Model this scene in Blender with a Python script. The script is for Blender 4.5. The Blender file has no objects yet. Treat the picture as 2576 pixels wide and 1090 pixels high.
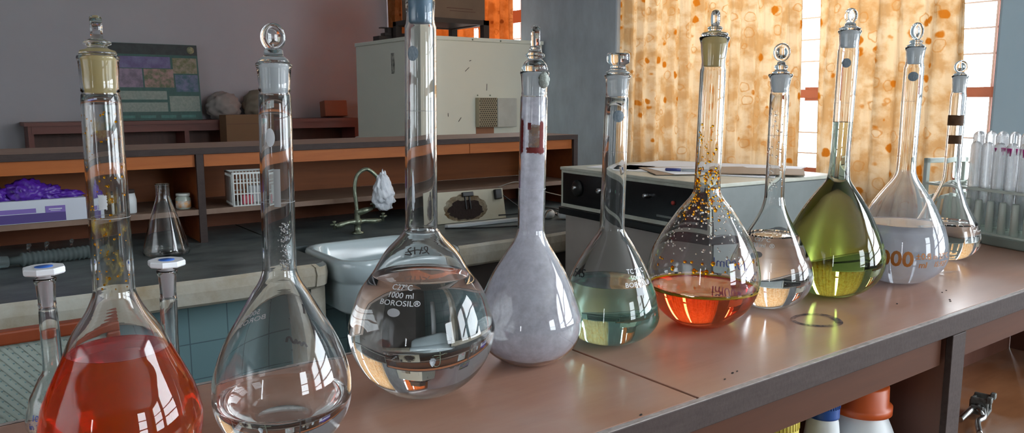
import bpy, bmesh, math, random
from mathutils import Vector, Matrix, Euler
PI = math.pi
S = bpy.context.scene
COL = S.collection
rnd = random.Random(7)

# ------------------------------------------------------------------ materials
MATS = {}
def new_mat(name):
    m = bpy.data.materials.new(name); m.use_nodes = True
    nt = m.node_tree
    for n in list(nt.nodes): nt.nodes.remove(n)
    out = nt.nodes.new('ShaderNodeOutputMaterial')
    MATS[name] = m
    return m, nt, out
def N(nt, t, **k):
    n = nt.nodes.new(t)
    for a, v in k.items():
        if a in n.inputs.keys() if isinstance(a, str) else False: n.inputs[a].default_value = v
        else: setattr(n, a, v)
    return n
def pbr(name, col, rough=.5, metal=0., spec=.5, noise=None, bump=None, coat=0., trans=0., sub=None, ior=1.5, coords='Object'):
    """plain principled; noise=(scale, colour2, amount, stretch) mottles the colour; bump=(scale,strength)"""
    m, nt, out = new_mat(name)
    b = N(nt, 'ShaderNodeBsdfPrincipled'); L = nt.links
    b.inputs['Base Color'].default_value = (*col, 1); b.inputs['Roughness'].default_value = rough
    b.inputs['Metallic'].default_value = metal; b.inputs['Specular IOR Level'].default_value = spec
    b.inputs['Coat Weight'].default_value = coat; b.inputs['Coat Roughness'].default_value = .12
    b.inputs['Transmission Weight'].default_value = trans; b.inputs['IOR'].default_value = ior
    L.new(b.outputs[0], out.inputs[0])
    tc = N(nt, 'ShaderNodeTexCoord')
    if noise:
        sc, c2, amt, st = noise
        mp = N(nt, 'ShaderNodeMapping'); mp.inputs['Scale'].default_value = st
        L.new(tc.outputs[coords], mp.inputs[0])
        nz = N(nt, 'ShaderNodeTexNoise'); nz.inputs['Scale'].default_value = sc; nz.inputs['Detail'].default_value = 7
        nz.inputs['Roughness'].default_value = .62
        L.new(mp.outputs[0], nz.inputs['Vector'])
        rp = N(nt, 'ShaderNodeValToRGB'); rp.color_ramp.elements[0].position = .5 - amt; rp.color_ramp.elements[1].position = .5 + amt
        rp.color_ramp.elements[0].color = (*col, 1); rp.color_ramp.elements[1].color = (*c2, 1)
        L.new(nz.outputs[0], rp.inputs[0]); L.new(rp.outputs[0], b.inputs['Base Color'])
    if bump:
        n2 = N(nt, 'ShaderNodeTexNoise'); n2.inputs['Scale'].default_value = bump[0]; n2.inputs['Detail'].default_value = 5
        L.new(tc.outputs[coords], n2.inputs['Vector'])
        bp = N(nt, 'ShaderNodeBump'); bp.inputs['Strength'].default_value = bump[1]; bp.inputs['Distance'].default_value = .004
        L.new(n2.outputs[0], bp.inputs['Height']); L.new(bp.outputs[0], b.inputs['Normal'])
    return m
def glass(name, col=(.985, .99, .99), ior=1.47, rough=0., absorb=None, density=0.):
    m, nt, out = new_mat(name)
    g = N(nt, 'ShaderNodeBsdfGlass'); g.inputs['Color'].default_value = (*col, 1)
    g.inputs['IOR'].default_value = ior; g.inputs['Roughness'].default_value = rough
    nt.links.new(g.outputs[0], out.inputs[0])
    if absorb:
        v = N(nt, 'ShaderNodeVolumeAbsorption'); v.inputs['Color'].default_value = (*absorb, 1); v.inputs['Density'].default_value = density
        nt.links.new(v.outputs[0], out.inputs['Volume'])
    return m
def cloudy(name, ior, col, absorb, density, amt):
    """coloured liquid with a little scattering"""
    m = glass(name, (1, 1, 1), ior, 0, absorb, density); nt = m.node_tree; L = nt.links
    out = [n for n in nt.nodes if n.type == 'OUTPUT_MATERIAL'][0]; g = [n for n in nt.nodes if n.type == 'BSDF_GLASS'][0]
    t = N(nt, 'ShaderNodeBsdfTranslucent'); t.inputs['Color'].default_value = (*col, 1)
    d = N(nt, 'ShaderNodeBsdfDiffuse'); d.inputs['Color'].default_value = (*col, 1)
    a = N(nt, 'ShaderNodeMixShader'); a.inputs[0].default_value = .5; L.new(t.outputs[0], a.inputs[1]); L.new(d.outputs[0], a.inputs[2])
    b = N(nt, 'ShaderNodeMixShader'); b.inputs[0].default_value = amt; L.new(g.outputs[0], b.inputs[1]); L.new(a.outputs[0], b.inputs[2]); L.new(b.outputs[0], out.inputs[0])
    return m
def frosted(name, col, amt=.5, rough=.35):
    """ground glass: part refracting with a rough surface, part scattering"""
    m, nt, out = new_mat(name); L = nt.links
    g = N(nt, 'ShaderNodeBsdfGlass'); g.inputs['Color'].default_value = (*col, 1); g.inputs['IOR'].default_value = 1.3; g.inputs['Roughness'].default_value = rough
    t = N(nt, 'ShaderNodeBsdfTranslucent'); t.inputs['Color'].default_value = (*col, 1)
    d = N(nt, 'ShaderNodeBsdfDiffuse'); d.inputs['Color'].default_value = (*col, 1)
    a = N(nt, 'ShaderNodeMixShader'); a.inputs[0].default_value = .5; L.new(t.outputs[0], a.inputs[1]); L.new(d.outputs[0], a.inputs[2])
    b = N(nt, 'ShaderNodeMixShader'); b.inputs[0].default_value = amt; L.new(g.outputs[0], b.inputs[1]); L.new(a.outputs[0], b.inputs[2])
    L.new(b.outputs[0], out.inputs[0])
    return m
def film(name, col, lo, hi, scale=60, detail=8, p0=.35, p1=.65, stretch=(1, 1, 1)):
    """thin crust on glass: scattering where there is crust, clear elsewhere"""
    m, nt, out = new_mat(name); L = nt.links
    tc = N(nt, 'ShaderNodeTexCoord'); mp = N(nt, 'ShaderNodeMapping'); mp.inputs['Scale'].default_value = stretch
    L.new(tc.outputs['Object'], mp.inputs[0])
    nz = N(nt, 'ShaderNodeTexNoise'); nz.inputs['Scale'].default_value = scale; nz.inputs['Detail'].default_value = detail; nz.inputs['Roughness'].default_value = .7
    L.new(mp.outputs[0], nz.inputs['Vector'])
    mr = N(nt, 'ShaderNodeMapRange'); mr.inputs[1].default_value = p0; mr.inputs[2].default_value = p1; mr.inputs[3].default_value = lo; mr.inputs[4].default_value = hi
    L.new(nz.outputs[0], mr.inputs[0])
    tr = N(nt, 'ShaderNodeBsdfTransparent')
    t = N(nt, 'ShaderNodeBsdfTranslucent'); t.inputs['Color'].default_value = (*col, 1)
    d = N(nt, 'ShaderNodeBsdfDiffuse'); d.inputs['Color'].default_value = (*col, 1)
    a = N(nt, 'ShaderNodeMixShader'); a.inputs[0].default_value = .55; L.new(t.outputs[0], a.inputs[1]); L.new(d.outputs[0], a.inputs[2])
    b = N(nt, 'ShaderNodeMixShader'); L.new(mr.outputs[0], b.inputs[0]); L.new(tr.outputs[0], b.inputs[1]); L.new(a.outputs[0], b.inputs[2])
    L.new(b.outputs[0], out.inputs[0])
    return m

# ------------------------------------------------------------------ mesh helpers
def rot(v, r):
    c, s = math.cos(r), math.sin(r); return Vector((v[0]*c - v[1]*s, v[0]*s + v[1]*c, v[2]))
def box(bm, x0, x1, y0, y1, z0, z1, mi=0, M=None, bev=0.):
    v = [bm.verts.new((x, y, z)) for z in (z0, z1) for y in (y0, y1) for x in (x0, x1)]
    fs = [bm.faces.new([v[i] for i in q]) for q in ((0, 2, 3, 1), (4, 5, 7, 6), (0, 1, 5, 4), (2, 6, 7, 3), (0, 4, 6, 2), (1, 3, 7, 5))]
    for f in fs: f.material_index = mi
    if bev:
        r = bmesh.ops.bevel(bm, geom=list({e for f in fs for e in f.edges}), offset=bev, segments=2, affect='EDGES', profile=.5)
        v = list({w for f in r['faces'] for w in f.verts} | {w for w in v if w.is_valid})
        for f in r['faces']: f.material_index = mi
    if M is not None: bmesh.ops.transform(bm, matrix=M, verts=v)
    return v
def lathe(bm, prof, seg=64, mi=0, M=None, smooth=True):
    """prof: list of (r, z); r==0 closes on the axis"""
    rings = []; vs = []
    for r, z in prof:
        if r < 1e-7: ring = [bm.verts.new((0, 0, z))]
        else: ring = [bm.verts.new((r*math.cos(2*PI*i/seg), r*math.sin(2*PI*i/seg), z)) for i in range(seg)]
        rings.append(ring); vs += ring
    for a, b in zip(rings, rings[1:]):
        for i in range(seg):
            j = (i+1) % seg
            if len(a) == 1 and len(b) == 1: continue
            if len(a) == 1: q = [a[0], b[j], b[i]]
            elif len(b) == 1: q = [a[i], a[j], b[0]]
            else: q = [a[i], a[j], b[j], b[i]]
            f = bm.faces.new(q); f.material_index = mi; f.smooth = smooth
    if M is not None: bmesh.ops.transform(bm, matrix=M, verts=vs)
    return vs
def tube(bm, pts, r, seg=10, mi=0, cap=True, closed=False):
    pts = [Vector(p) for p in pts]; n = len(pts)
    rr = r if isinstance(r, (list, tuple)) else [r]*n
    rings = []; up = None
    for i, p in enumerate(pts):
        if closed: t = pts[(i+1) % n] - pts[i-1]
        else: t = (pts[min(i+1, n-1)] - pts[max(i-1, 0)])
        t.normalize()
        if up is None: up = Vector((0, 0, 1)) if abs(t.z) < .9 else Vector((1, 0, 0))
        u = (up - t*up.dot(t)).normalized(); w = t.cross(u); up = u
        rings.append([bm.verts.new(p + (u*math.cos(2*PI*k/seg) + w*math.sin(2*PI*k/seg))*rr[i]) for k in range(seg)])
    m = n if closed else n-1
    for i in range(m):
        a, b = rings[i], rings[(i+1) % n]
        for k in range(seg):
            f = bm.faces.new([a[k], a[(k+1) % seg], b[(k+1) % seg], b[k]]); f.smooth = True; f.material_index = mi
    if cap and not closed:
        f = bm.faces.new(list(reversed(rings[0]))); f.material_index = mi
        f = bm.faces.new(rings[-1]); f.material_index = mi
def loft(bm, rings, mi=0, cap0=True, cap1=True, smooth=False):
    R = [[bm.verts.new(p) for p in r] for r in rings]; n = len(R[0])
    for a, b in zip(R, R[1:]):
        for i in range(n):
            f = bm.faces.new([a[i], a[(i+1) % n], b[(i+1) % n], b[i]]); f.smooth = smooth; f.material_index = mi
    if cap0: bm.faces.new(list(reversed(R[0]))).material_index = mi
    if cap1: bm.faces.new(R[-1]).material_index = mi
def rrect(x0, x1, y0, y1, r, z, k=6):
    out = []
    for cx, cy, a0 in ((x1-r, y1-r, 0), (x0+r, y1-r, PI/2), (x0+r, y0+r, PI), (x1-r, y0+r, 1.5*PI)):
        for i in range(k+1):
            a = a0 + PI/2*i/k; out.append((cx + r*math.cos(a), cy + r*math.sin(a), z))
    return out
def obj(name, bm, mats, parent=None, loc=None, fix=True, label=None):
    if fix: bmesh.ops.recalc_face_normals(bm, faces=bm.faces[:])
    me = bpy.data.meshes.new(name); bm.to_mesh(me); bm.free()
    if not isinstance(mats, (list, tuple)): mats = [mats]
    for m in mats: me.materials.append(m)
    o = bpy.data.objects.new(name, me); COL.objects.link(o)
    if parent is not None: o.parent = parent
    if loc is not None: o.location = loc
    if label: o['label'] = label
    return o
def thing(name, label, cat, loc=(0, 0, 0), rz=0., group=None):
    o = bpy.data.objects.new(name, None); COL.objects.link(o); o.empty_display_size = .03
    o.location = loc; o.rotation_euler = (0, 0, rz); o['label'] = label; o['category'] = cat
    if group: o['group'] = group
    return o
def tag(o, label, cat, group=None):
    o['label'] = label; o['category'] = cat
    if group: o['group'] = group
    return o
def bx(name, mats, parent, *d, bev=0., loc=None, label=None, M=None):
    bm = bmesh.new(); box(bm, *d, bev=bev, M=M); return obj(name, bm, mats, parent, loc, label=label)
def struct(name, bm, mats):
    o = obj(name, bm, mats); o['kind'] = 'structure'; return o
def spline(pts, n):
    """Catmull-Rom through 2-D/3-D points, n samples per span"""
    P = [Vector(p) for p in pts]; out = []
    for i in range(len(P)-1):
        p0 = P[i-1] if i else P[0]*2 - P[1]; p1 = P[i]; p2 = P[i+1]; p3 = P[i+2] if i+2 < len(P) else P[-1]*2 - P[-2]
        for k in range(n):
            t = k/n
            out.append(.5*((2*p1) + (p2-p0)*t + (2*p0-5*p1+4*p2-p3)*t*t + (3*p1-p0-3*p2+p3)*t**3))
    out.append(P[-1]); return out
# ------------------------------------------------------------------ volumetric flasks
GLASS = glass('clear_borosilicate_glass')
GLASS2 = glass('clear_stopper_glass', (.97, .98, .98), 1.5)
FROST = frosted('ground_glass', (.88, .92, .95), .80)
FROST_Y = frosted('yellow_stained_ground_glass', (.80, .68, .38), .78)
NW = 1.333/1.47      # water against glass
WATER = glass('clear_water_against_glass', (1, 1, 1), NW)
SURF = glass('open_liquid_surface', (1, 1, 1), 1.333)
LIQ = {
 'f1': cloudy('deep_orange_solution', NW, (.92, .22, .001), (1., .30, .0005), 44, .26),
 'f5': cloudy('pale_green_solution', NW, (.50, .85, .72), (.56, .88, .78), 16, .16),
 'f6': cloudy('bright_orange_solution', NW, (.98, .30, .01), (1., .38, .004), 34, .12),
 'f8': glass('olive_green_solution', (1, 1, 1), NW, 0, (.58, .67, .11), 27),
}
WATER_MILK = glass('slightly_cloudy_water', (.96, .97, 1), NW, 0.0, (.85, .86, .9), 3)
ENAMEL = pbr('white_printed_enamel', (.75, .77, .80), .5)
ENAMEL_BLUE = pbr('blue_printed_enamel', (.05, .12, .50), .5)
ENAMEL_BROWN = pbr('brown_printed_enamel', (.45, .16, .03), .5)
MARKER = pbr('black_marker_ink', (.01, .01, .015), .4)
SILVER = pbr('grey_blue_grade_spot', (.20, .28, .34), .35, noise=(300, (.45, .52, .58), .1, (8, 8, 1)))
LINE = pbr('etched_white_line', (.38, .38, .38), .6)
TAPE = pbr('dark_brown_tape', (.10, .045, .02), .6, noise=(120, (.20, .10, .04), .2, (1, 1, 1)))
REDLABEL = pbr('torn_dark_red_label', (.22, .012, .015), .6, noise=(150, (.30, .05, .04), .2, (1, 1, 1)))
BLUEPLASTIC = pbr('slate_blue_plastic_stopper', (.10, .19, .28), .4)
WHITEPLASTIC = pbr('white_plastic_stopper', (.74, .76, .80), .35)
WHITEPLUG = frosted('translucent_white_plastic', (.85, .82, .84), .75, .4)
BLUEDOT = pbr('blue_dot', (.02, .12, .50), .5)
YDROP = glass('yellow_droplet', (.93, .66, .06), 1.33)
CDROP = glass('clear_droplet', (.96, .97, .98), 1.33)
AMBER = film('amber_varnish', (.30, .17, .07), .45, .8, 90)
YRIM = frosted('yellow_stain_at_liquid_line', (.90, .62, .04), .9)
CRUST = film('white_salt_crust', (.93, .92, 1.0), .68, 1.0, 110)
CRUST2 = film('milky_film', (.92, .94, 1.0), .08, .34, 14, 4, .30, .80)
YFILM = film('yellow_film', (.80, .55, .08), .0, .85, 70, 9, .56, .72, (1, 1, .5))
CLOUD = film('cloudy_liquid_suspension', (.95, .97, 1.0), .62, .85, 12, 3, .3, .7)
PUTTY = pbr('grey_green_putty', (.42, .46, .42), .8, bump=(300, .6))

FLD = {
'f1':dict(loc=(0.0785, 0.5146),R=46.14,hc=42.93,up=[(48.36, 45.84), (61.73, 42.62), (74.73, 37.16), (87.63, 31.09), (100.68, 25.61), (113.38, 17.4), (120.06, 14.06), (126.22, 11.91), (134.81, 11.56)],neck=[(179.7, 11.29), (237.42, 10.88), (243.6, 10.45)],sock=(245.43, 9.83, 264.03, 10.59),rim=(264.48, 11.4),lean=0.48),
'f2':dict(loc=(0.1795, 0.5157),R=46.97,hc=40.91,up=[(52.73, 45.88), (67.33, 41.76), (82.1, 35.32), (96.47, 27.1), (111.01, 18.69), (117.96, 14.38), (125.15, 11.64), (134.52, 11.09)],neck=[(175.3, 10.97), (228.26, 10.68), (243.84, 10.26)],sock=(246.42, 9.75, 262.36, 10.7),rim=(263.13, 11.82),lean=1.03),
'f3':dict(loc=(0.3129, 0.5551),R=60.9,hc=55.23,up=[(83.42, 51.63), (100.56, 40.03), (117.58, 29.67), (128.52, 19.41), (134.79, 14.86), (141.7, 13.22)],neck=[(193.67, 12.9), (272.43, 12.51), (297.65, 12.44)],sock=(301.01, 10.72, 319.85, 11.45),rim=(320.75, 12.99),lean=0.83),
'f4':dict(loc=(0.4293, 0.5603),R=49.7,hc=35.97,up=[(45.09, 49.01), (64.37, 42.21), (74.15, 38.28), (83.88, 33.64), (93.2, 28.1), (102.86, 22.04), (112.48, 15.99), (121.69, 12.7), (128.31, 12.32)],neck=[(141.12, 12.29), (223.64, 12.26), (242.96, 12.03)],sock=(245.41, 10.96, 262.13, 11.98),rim=(263.87, 13.03),lean=1.25),
'f5':dict(loc=(0.5321, 0.5614),R=50.3,hc=27.87,up=[(38.17, 48.82), (48.84, 46.15), (59.47, 42.3), (70.05, 38.08), (80.19, 32.89), (90.69, 26.73), (101.16, 20.2), (111.18, 13.7), (118.37, 12.32)],neck=[(144.18, 12.06), (222.04, 11.69), (242.68, 11.27)],sock=(244.96, 10.31, 261.26, 11.42),rim=(262.77, 12.93),lean=1.17),
'f6':dict(loc=(0.6575, 0.5481),R=60.67,hc=53.57,up=[(68.06, 58.19), (79.43, 55.16), (90.75, 49.86), (101.6, 43.75), (112.84, 36.22), (124.03, 28.71), (134.75, 19.59), (142.45, 14.82), (150.97, 13.77)],neck=[(178.5, 13.5), (241.04, 13.35), (271.38, 13.08)],sock=(275.87, 11.66, 298.18, 13.62),rim=(303.42, 15.61),lean=0.88),
'f7':dict(loc=(0.7782, 0.5479),R=48.23,hc=37.42,up=[(53.15, 45.11), (65.49, 39.28), (77.79, 33.04), (89.56, 27.04), (101.77, 20.19), (113.92, 14.67), (125.56, 11.59), (133.91, 10.91)],neck=[(173.06, 10.63), (218.5, 10.77), (246.33, 10.5)],sock=(249.9, 9.64, 265.04, 11.54),rim=(267.71, 13.46),lean=0.35),
'f8':dict(loc=(0.8899, 0.5382),R=61.38,hc=44.47,up=[(61.13, 58.53), (74.19, 54.31), (86.7, 48.74), (99.66, 42.06), (112.57, 34.71), (125.43, 26.04), (137.75, 16.95), (144.13, 13.55), (153.94, 12.18)],neck=[(175.4, 11.24), (240.87, 11.57), (298.49, 11.91)],sock=(303.17, 10.58, 318.09, 11.65),rim=(320.89, 13.4),lean=1.05),
'f9':dict(loc=(1.0266, 0.5239),R=58.81,hc=39.91,up=[(62.02, 55.39), (75.44, 51.27), (89.33, 45.28), (103.18, 38.36), (116.96, 29.6), (126.48, 22.99), (135.97, 16.4), (143.86, 12.87), (152.78, 11.69)],neck=[(170.55, 11.42), (240.74, 12.0), (282.39, 11.93)],sock=(286.43, 10.09, 302.53, 11.21),rim=(305.54, 12.35),lean=0.46),
'f10':dict(loc=(1.2345, 0.5601),R=47.64,hc=30.02,up=[(50.97, 42.87), (66.92, 34.87), (82.81, 26.1), (97.42, 20.0), (109.56, 15.24), (121.66, 12.07), (133.72, 11.27)],neck=[(151.75, 11.24), (211.28, 11.16), (246.57, 10.85)],sock=(251.25, 9.29, 271.09, 10.3),rim=(274.0, 11.33),lean=0.49),
'f11':dict(loc=(0.0532, 0.6172),R=20.06,hc=17.05,up=[(21.49, 19.85), (33.29, 17.03), (39.15, 14.37), (47.92, 10.04), (52.29, 7.4), (58.11, 6.43)],neck=[(80.31, 6.28), (94.02, 5.9), (97.43, 5.66)],sock=(100.27, 5.18, 116.08, 5.87),rim=(118.05, 7.04),lean=-0.21),
'f12':dict(loc=(0.131, 0.6233),R=17.23,hc=13.19,up=[(18.02, 17.08), (26.04, 14.53), (34.03, 10.88), (40.4, 7.8), (45.17, 6.26)],neck=[(64.75, 5.95), (82.89, 6.2), (91.6, 6.19)],sock=(94.08, 5.36, 110.12, 6.16),rim=(112.58, 7.53),lean=1.17),
}
LEVEL = {'f1': 90.4, 'f2': 36.2, 'f3': 98.6, 'f5': 61.5, 'f6': 39.5, 'f7': 83.9, 'f8': 213.1, 'f9': 78.6, 'f10': 53.4}

SURFS = {k: glass('open_surface_of_'+m.name, (1, 1, 1), 1.333, 0, tuple([n for n in m.node_tree.nodes if n.type == 'VOLUME_ABSORPTION'][0].inputs[0].default_value)[:3], [n for n in m.node_tree.nodes if n.type == 'VOLUME_ABSORPTION'][0].inputs['Density'].default_value) for k, m in LIQ.items()}
def outer_profile(d):
    """(r, z) in metres from base centre to just under the ground joint"""
    R, hc = d['R'], d['hc']; rb = .42*R
    B = hc/math.sqrt(1-.42**2)
    pts = [(0, 1.6), (rb*.5, 1.2), (rb*.9, .35), (rb, 0.0)]
    for i in range(1, 15):
        t = .42 + (1-.42)*0 ; 
        a = math.asin(.42) + (PI/2-math.asin(.42))*i/14
        pts.append((R*math.sin(a), hc - B*math.cos(a)))
    up = [(r, z) for z, r in d['up']]; neck = [(r, z) for z, r in d['neck']]
    s = spline([(R*math.sin(math.asin(.42)+(PI/2-math.asin(.42))*13/14), hc-B*math.cos(math.asin(.42)+(PI/2-math.asin(.42))*13/14)), (R, hc)] + up + neck[:1], 5)
    pts = pts[:-1] + [(p.x, p.y) for p in s[5:]] + neck[1:]
    return [(r*.001, z*.001) for r, z in pts]
def offset(prof, w):
    out = []
    for i, (r, z) in enumerate(prof):
        a = prof[max(i-1, 0)]; b = prof[min(i+1, len(prof)-1)]
        tx, tz = b[0]-a[0], b[1]-a[1]; l = math.hypot(tx, tz) or 1
        nx, nz = tz/l, -tx/l            # outward
        out.append((max(r-nx*w, 0), z-nz*w))
    # drop folds
    res = [out[0]]
    for p in out[1:]:
        if p[1] > res[-1][1]+1e-6 or p[0] > res[-1][0]+1e-6: res.append(p)
    res[0] = (0, res[0][1])
    return res
def r_at(prof, z):
    best = None
    for (r0, z0), (r1, z1) in zip(prof, prof[1:]):
        if min(z0, z1) <= z <= max(z0, z1) and abs(z1-z0) > 1e-9:
            best = r0+(r1-r0)*(z-z0)/(z1-z0)
    return best if best is not None else prof[-1][0]
def wrap(bm_src, prof, phi, zc, lift=.00025, mirror=False, tilt=0.):
    """lay flat geometry (x along the circumference, y up the wall) on the surface of revolution"""
    rc = r_at(prof, zc); c, s = math.cos(tilt), math.sin(tilt)
    dr = (r_at(prof, zc+.004)-r_at(prof, zc-.004))/.008; k = 1/math.sqrt(1+dr*dr)
    for v in bm_src.verts:
        x, y = v.co.x*c-v.co.y*s, v.co.x*s+v.co.y*c
        z = zc + y*k
        if mirror: x = -x
        r = r_at(prof, z)
        a = phi + x/max(rc, .004)
        rr = r + lift + v.co.z
        v.co = (rr*math.cos(a), rr*math.sin(a), z)
def text_bm(txt, size, thick=.00012, space=1.0, bold=0.):
    cu = bpy.data.curves.new('lettering', 'FONT'); cu.body = txt; cu.size = size; cu.align_x = 'CENTER'; cu.align_y = 'CENTER'
    cu.extrude = thick; cu.resolution_u = 3; cu.space_line = 1.0*space; cu.offset = bold
    o = bpy.data.objects.new('lettering', cu); COL.objects.link(o)
    dg = bpy.context.evaluated_depsgraph_get(); dg.update()
    me = bpy.data.meshes.new_from_object(o.evaluated_get(dg))
    bm = bmesh.new(); bm.from_mesh(me)
    bpy.data.objects.remove(o); bpy.data.curves.remove(cu); bpy.data.meshes.remove(me)
    return bm
def mark_text(root, prof, txt, size, phi, z, mat, name='printed_marking', mirror=False, tilt=0., bold=0.):
    bm = text_bm(txt, size, bold=bold)
    bmesh.ops.subdivide_edges(bm, edges=[e for e in bm.edges if e.calc_length() > size*.35], cuts=2)
    wrap(bm, prof, phi, z, mirror=mirror, tilt=tilt)
    return obj(name, bm, mat, root)
def mark_patch(root, prof, w, h, phi, z, mat, name='grade_spot', ellipse=True, n=12, ragged=0., lift=.00025, label=None):
    bm = bmesh.new(); V = {}
    for i in range(-n, n+1):
        for j in range(-n, n+1):
            x, y = i/n, j/n
            if ellipse:   # square to disc
                x, y = x*math.sqrt(max(0, 1-y*y/2)), y*math.sqrt(max(0, 1-x*x/2)) if True else y
            jx = (rnd.random()-.5)*ragged if abs(i) == n else 0; jy = (rnd.random()-.5)*ragged if abs(j) == n else 0
            V[i, j] = bm.verts.new(((x+jx)*w/2, (y+jy)*h/2, 0))
    for i in range(-n, n):
        for j in range(-n, n):
            bm.faces.new([V[i, j], V[i+1, j], V[i+1, j+1], V[i, j+1]]).smooth = True
    geo = bmesh.ops.solidify(bm, geom=bm.faces[:], thickness=.00015)
    wrap(bm, prof, phi, z, lift=lift)
    return obj(name, bm, mat, root, label=label)
def mark_stroke(root, prof, pts, w, phi, z, mat=MARKER, name='handwritten_mark', mirror=False):
    bm = bmesh.new()
    for line in pts:
        P = spline([(x, y, 0) for x, y in line], 5)
        tube(bm, P, w, 5)
    for v in bm.verts: v.co.z *= .2
    wrap(bm, prof, phi, z, mirror=mirror)
    return obj(name, bm, mat, root)
def droplets(root, prof, n, z0, z1, size, mat, phi=None, name='droplets', dens=None, spread=1.4):
    bm = bmesh.new()
    for _ in range(n):
        z = z0+(z1-z0)*(rnd.random() if dens is None else rnd.random()**dens)
        a = (phi + rnd.gauss(0, spread)) if phi is not None else rnd.uniform(0, 2*PI)
        s = size*rnd.uniform(.45, 1.25); r = r_at(prof, z)-.0016
        M = Matrix.Translation((r*math.cos(a), r*math.sin(a), z)) @ Matrix.Rotation(a, 4, 'Z') @ Matrix.Diagonal((s*.5, s*rnd.uniform(.8, 1.3), s*rnd.uniform(.8, 1.5), 1))
        bmesh.ops.create_icosphere(bm, subdivisions=2, radius=1, matrix=M)
    for f in bm.faces: f.smooth = True
    o = obj(name, bm, mat, root); o['kind'] = 'stuff'; return o
def penny(bm, zc, rw, rh, ht, ang, web=.5):
    """round glass tab standing on edge; ang = direction its face looks"""
    prof = [(0, -ht*web), (rw*.45, -ht*web), (rw*.68, -ht*.95), (rw*.86, -ht), (rw*.97, -ht*.55), (rw, 0),
            (rw*.97, ht*.55), (rw*.86, ht), (rw*.68, ht*.95), (rw*.45, ht*web), (0, ht*web)]
    M = Matrix.Translation((0, 0, zc)) @ Matrix.Rotation(ang, 4, 'Z') @ Matrix.Diagonal((1, 1, rh/rw, 1)) @ Matrix.Rotation(PI/2, 4, 'Y')
    lathe(bm, prof, 40, M=M)
def flask(key, label, liquid_label=None, plug_mat=None, head=None, wall=1.25, glassmat=None):
    d = FLD[key]; X, Y = d['loc']; pc = math.atan2(-Y, -X)
    root = thing('volumetric_flask', label, 'volumetric flask', (X, Y, 0.0001), 0, 'volumetric flasks on the bench top')
    rd = Vector((math.sin(math.radians(53.73)), -math.cos(math.radians(53.73)), 0))   # lean of a slightly uneven base
    ax = Vector((0, 0, 1)).cross(rd)
    root.rotation_mode = 'QUATERNION'; root.rotation_quaternion = Matrix.Rotation(math.radians(d['lean']), 3, ax).to_quaternion()
    po = outer_profile(d)
    w = wall*.001 if d['R'] > 30 else .0009
    s0z, s0r, s1z, s1r = [v*.001 for v in d['sock']]; rz, rr = [v*.001 for v in d['rim']]
    rz = max(rz, s1z+.0006)
    neck_top = po[-1]
    pin = offset(po, w)
    sock_o = [(s0r+.0006, s0z+.0005), (s0r+.0003, s0z+.003), (s1r+.0002, s1z-.001), (rr*.97, rz-.0012), (rr, rz), (rr*.985, rz+.0011), (rr*.93, rz+.0016)]
    plug0 = s0r-.0014; plug1 = s1r-.0014
    sock_i = [(plug1+.0010, rz+.0012), (plug1+.0004, s1z-.001), (plug0+.0004, s0z+.0005), (plug0+.0008, s0z-.0015)]
    shoulder = [((neck_top[0]*.96+s0r*.04), neck_top[1]+.0008)]
    full = po + [(neck_top[0]*.93, (neck_top[1]+s0z)/2+.0004)] + sock_o + sock_i + [(pin[-1][0], neck_top[1]-.002)] + list(reversed(pin[:-1]))
    full[-1] = (0, pin[0][1])
    if key in LEVEL:      # below the liquid line the liquid itself is the inner boundary of the glass
        lv = LEVEL[key]*.001; k = len(full)-1
        while full[k][1] < lv: k -= 1
        full = full[:k+1] + [(r_at(pin, lv+.0006), lv+.0006)]
    bm = bmesh.new(); lathe(bm, full, 80); obj('flask_body', bm, glassmat or GLASS, root, fix=False)
    # stopper
    st_mat = plug_mat or FROST
    st = bmesh.new(); zt = rz+.001
    lathe(st, [(0, s0z-.001), (plug0-.0012, s0z-.001), (plug0-.0002, s0z), (plug1, s1z-.001), (plug1+.0004, zt), (plug1*.8, zt+.0008), (0, zt+.0008)], 56)
    stopper = obj('stopper', st, st_mat, root)
    if head: head(stopper, zt+.0006, plug1, pc)
    # graduation line
    # liquid
    if key in LEVEL:
        lv = LEVEL[key]*.001; prof = [p for p in pin if p[1] < lv]
        rl = r_at(pin, lv); prof = prof + [(rl, lv), (r_at(pin, lv+.0006), lv+.0006)]; prof[0] = (0, prof[0][1])
        bm = bmesh.new(); lathe(bm, prof, 80)
        lathe(bm, [prof[-1], (rl-.0007, lv+.00015), (rl-.0016, lv), (rl*.5, lv), (0, lv)], 80, mi=1)
        bmesh.ops.remove_doubles(bm, verts=bm.verts[:], dist=1e-6)
        obj('liquid', bm, [LIQ.get(key, WATER_MILK if key in ('f4', 'f9') else WATER), SURFS.get(key, SURF)], root, label=liquid_label)
    return root, po, pc
def grad_line(root, prof, z, mat=LINE):
    r = r_at(prof, z)+.00015; bm = bmesh.new()
    tube(bm, [(r*math.cos(2*PI*i/64), r*math.sin(2*PI*i/64), z) for i in range(64)], .00014, 5, closed=True)
    obj('graduation_line', bm, mat, root)
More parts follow.
